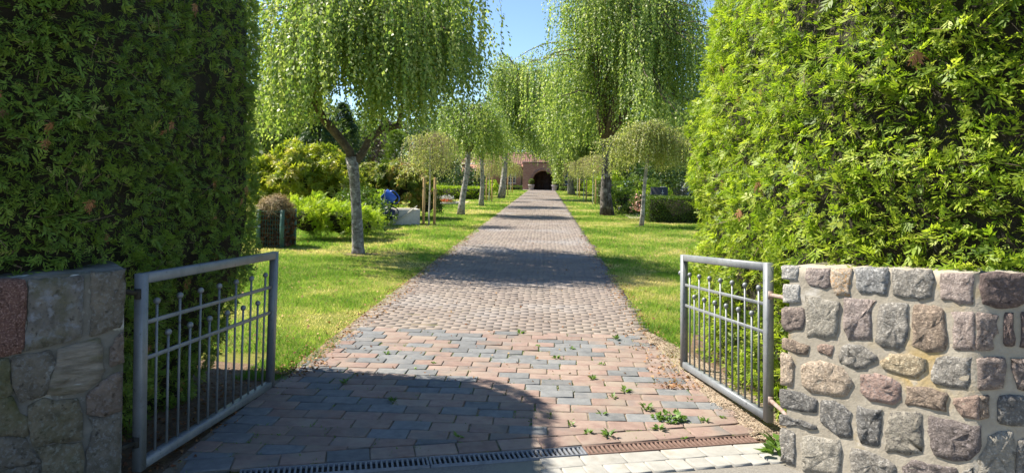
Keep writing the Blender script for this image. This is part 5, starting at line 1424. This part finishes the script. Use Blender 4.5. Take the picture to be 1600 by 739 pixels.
def flower_bed(label, loc, w, d, fl, seed, rim='granite_light'):
    g = np.random.default_rng(seed)
    t = thing('flower_bed', label, 'flower bed', loc)
    m = MB(); box(m, -w / 2, w / 2, -d / 2, -d / 2 + .08, 0, .12); box(m, -w / 2, w / 2, d / 2 - .08, d / 2, 0, .12); box(m, -w / 2, -w / 2 + .08, -d / 2 + .08, d / 2 - .08, 0, .118); box(m, w / 2 - .08, w / 2, -d / 2 + .08, d / 2 - .08, 0, .118); m.build('stone_border', MT[rim], t)
    m = MB(); box(m, -w / 2 + .08, w / 2 - .08, -d / 2 + .08, d / 2 - .08, 0, .08); m.build('soil', MT['mulch'], t)
    n = 300; P = np.c_[g.uniform(-.42, .42, n) * w, g.uniform(-.42, .42, n) * d, .08 + .12 * g.random(n)]
    m = MB(); leaves(m, P, g.standard_normal((n, 3)) + (0, 0, .8), g.standard_normal((n, 3)), .08, .05, g.random(n)); m.build('foliage', MT['mid_leaf'], t, kind='stuff')
    for mn, z, x0, x1, k in fl:
        P = np.c_[g.uniform(x0, x1, k) * w, g.uniform(-.4, .4, k) * d, z + .08 * g.standard_normal(k) * .6]
        m = MB(); leaves(m, P, g.standard_normal((k, 3)) + (0, 0, .5), g.standard_normal((k, 3)) + (0, 0, 1), .085, .075, g.random(k)); m.build('flowers', MT[mn], t, kind='stuff')
p = gnd(987, 318); flower_bed('grave bed with red flowers between the old birch and the clipped block hedge', (p[0], p[1], 0), 1.0, 1.6, [('red_flower', .17, -.35, .35, 170), ('rose', .2, -.4, .4, 90)], 401)
p = gnd(692, 319.5); flower_bed('bed of orange-red flowers and pale lavender on the left lawn', (p[0], p[1] + .6, 0), 1.5, 1.8, [('red_flower', .18, -.2, .25, 150), ('lavender', .34, -.45, .3, 320)], 402, 'concrete')
MT['sand_path'] = mat('sand_path', [(.3, (.40, .33, .25)), (.7, (.54, .46, .37))], 8, rough=.95)
sheet('sand_path', [(3.35, 28.6), (4.3, 28.4), (4.3, 35), (3.6, 35)], .012, MT['sand_path'])
sheet('sand_path', [(-5.6, 39.3), (-4.55, 39.6), (-4.55, 43.2), (-5.6, 43.2)], .012, MT['sand_path'])
# mulch rings round the trunks
for k, (x, y, r) in enumerate(((-3.66, 13.85, .34), (-3.6, 22.2, .6), (3.21, 23.88, .25), (2.63, 30.26, .5))):
    a = np.linspace(0, 2 * np.pi, 25)[:-1]; rr = r * (1 + .18 * np.sin(a * 3 + k) + .1 * np.sin(a * 7))
    sheet('bare_soil', [(x + q * math.cos(b), y + q * math.sin(b)) for q, b in zip(rr, a)], .008, MT['mulch'])

# ---------------------------------------------------------------- parked cars beyond the graves
MT['car_dark'] = mat('car_dark', [(.3, (.012, .014, .02)), (.7, (.02, .022, .03))], 1, rough=.2, spec=.6)
MT['car_silver'] = mat('car_silver', [(.3, (.45, .47, .50)), (.7, (.52, .54, .57))], 1, rough=.25, spec=.6, metal=.4)
MT['tyre'] = mat('tyre', [(.3, (.02, .02, .02)), (.7, (.035, .035, .035))], 8, rough=.9)
MT['car_glass'] = mat('car_glass', [(.3, (.16, .24, .30)), (.7, (.20, .28, .34))], 1, rough=.05, spec=.9)
MT['lamp_lens'] = mat('lamp_lens', [(.3, (.6, .6, .6)), (.7, (.7, .7, .7))], 1, rough=.1)
def car(label, loc, rz, paint):
    t = thing('parked_car', label, 'car', loc, rz, 'cars parked beyond the graves')
    pr = [(-2.1, .35), (-2.12, .62), (-1.95, .82), (-1.1, .93), (-.45, 1.38), (.75, 1.42), (1.55, 1.0), (2.05, .9), (2.12, .55), (2.05, .3)]
    def body(prof, w, inset=None):
        k = len(prof); rows = []
        for y, s in ((-w, .0), (-w * .92, 1), (w * .92, 1), (w, .0)):
            rows.append([(x * (.985 if s == 0 else 1), y * (1 if z < .95 else .82), z) for x, z in prof])
        V = np.array(rows).reshape(-1, 3)
        q = [[r * k + i, r * k + (i + 1) % k, (r + 1) * k + (i + 1) % k, (r + 1) * k + i] for r in range(3) for i in range(k)]
        c0 = V[:k].mean(0); c1 = V[-k:].mean(0); V = np.concatenate([V, [c0, c1]])
        return MB().add(V, q, [[(i + 1) % k, i, 4 * k] for i in range(k)] + [[3 * k + i, 3 * k + (i + 1) % k, 4 * k + 1] for i in range(k)])
    body(pr, .88).build('body', MT[paint], t)
    for nm, a, b, y0, y1 in (('windscreen', (-1.03, .985), (-.50, 1.36), -.62, .62), ('rear_window', (1.45, 1.06), (.82, 1.39), -.6, .6)):
        n_ = unit(np.array([-(b[1] - a[1]), 0, b[0] - a[0]])); n_ = n_ if n_[2] > 0 else -n_
        V = np.array([(a[0], y0, a[1]), (a[0], y1, a[1]), (b[0], y1 * .88, b[1]), (b[0], y0 * .88, b[1])]) + n_ * .02
        MB().add(np.concatenate([V, V - n_ * .015]), [[0, 1, 2, 3], [4, 7, 6, 5], [0, 3, 7, 4], [1, 5, 6, 2], [0, 4, 5, 1], [3, 2, 6, 7]]).build(nm, MT['car_glass'], t)
    for s in (-1, 1):
        m = MB(); V = [(-.85, s * .735, 1.0), (1.2, s * .735, 1.03), (.68, s * .732, 1.34), (-.42, s * .732, 1.32)]
        m.add(V + [(x, y - s * .02, z) for x, y, z in V], [[0, 1, 2, 3], [4, 7, 6, 5]]); m.build('side_window', MT['car_glass'], t)
        for x in (-1.3, 1.3):
            m = MB(); lathe(m, [(.05, -.1), (.24, -.1), (.31, -.08), (.32, 0), (.31, .08), (.24, .1), (.05, .1)], 18, (x, s * .8, .32), M=np.array([[1, 0, 0], [0, 0, 1], [0, 1, 0]])); w_ = m.build('wheel', MT['tyre'], t)
            m = MB(); lathe(m, [(.001, 0), (.2, .0), (.2, .02), (.001, .03)], 12, (x, s * .905, .32), M=np.array([[1, 0, 0], [0, 0, s], [0, 1, 0]])); m.build('rim', MT['steel'], w_)
        m = MB(); cbox(m, -2.13, -1.98, s * .62 - .16, s * .62 + .16, .62, .76, .02); m.build('headlight', MT['lamp_lens'], t)
    return t
car('dark parked car seen under the birch foliage, left of the pointed yew', (6.6, 56, 0), 1.25, 'car_dark')
car('silver parked car behind the pale bronze bush at the edge of the right hedge', (10.6, 51, 0), 1.3, 'car_silver')

# ---------------------------------------------------------------- weeds in the paving joints
def weed_mesh(k, seed, L, up):
    g = np.random.default_rng(seed); m = MB()
    a = g.uniform(0, 6.28, k); s = g.random(k)
    P = np.c_[.012 * np.cos(a), .012 * np.sin(a), .002 + up * .5 * s]
    leaves(m, P, np.c_[np.cos(a), np.sin(a), g.uniform(.2, 1.3, k)], np.c_[np.zeros((k, 2)), np.ones(k)] + .3 * g.standard_normal((k, 3)), L * g.uniform(.6, 1.2, k), L * .42, g.random(k), fold=.2)
    return m.mesh('leaves', MT['weed'])
WM = [weed_mesh(14, 1, .055, .05), weed_mesh(10, 2, .045, .035), weed_mesh(18, 3, .05, .07)]
spots = [(813, 521), (840, 541), (962, 530), (894, 545), (940, 570), (925, 592), (977, 612), (959, 622), (892, 663), (919, 676), (941, 647), (950, 682), (1030, 671), (1070, 684), (1101, 659), (1129, 653), (1078, 624),
         (604, 553), (677, 567), (648, 576), (613, 626), (538, 598), (716, 683), (1010, 640), (870, 560)]
for k, (px, py) in enumerate(spots):
    p = gnd(px, py, HP); s = rng.uniform(.5, 1.0)
    shade = py > 592 and px < 780
    t = thing('weed', 'small green weed sprouting from a shaded joint of the paved drive' if shade else 'small bright green weed sprouting from a sunlit joint of the paved drive', 'weed', (p[0], p[1], HP - .01), rng.uniform(0, 6), 'weeds in the shaded paving' if shade else 'weeds in the sunlit paving')
    t.scale = (s, s, s)
    link('leaves', WM[k % 3], t)
p = gnd(1046, 655, HP)
t = thing('weed', 'wide patch of round-leaved clover-like weed on the paving near the right gate leaf', 'weed', (p[0], p[1], HP - .008))
g = np.random.default_rng(4); m = MB(); k = 110; r = .10 * np.sqrt(g.random(k)); a = g.uniform(0, 6.28, k)
leaves(m, np.c_[r * np.cos(a), r * np.sin(a) * .8, .01 + .05 * g.random(k) * (1 - r / .16)], np.c_[np.cos(a), np.sin(a), g.uniform(-.1, .7, k)] + .5 * g.standard_normal((k, 3)), np.array([0, 0, 1]) + .35 * g.standard_normal((k, 3)), .032, .028, g.random(k), fold=.1); m.build('leaves', MT['weed'], t)
p = gnd(1216, 715)
t = thing('weed', 'leafy weed at the foot of the right stone wall', 'weed', (p[0], p[1], 0.01))
for k in range(3):
    o = link('leaves', WM[k], t, (.02 * k - .02, .03 * (k - 1), .0)); o.scale = (2.0, 2.0, 2.0); o.rotation_euler = (0, 0, k)
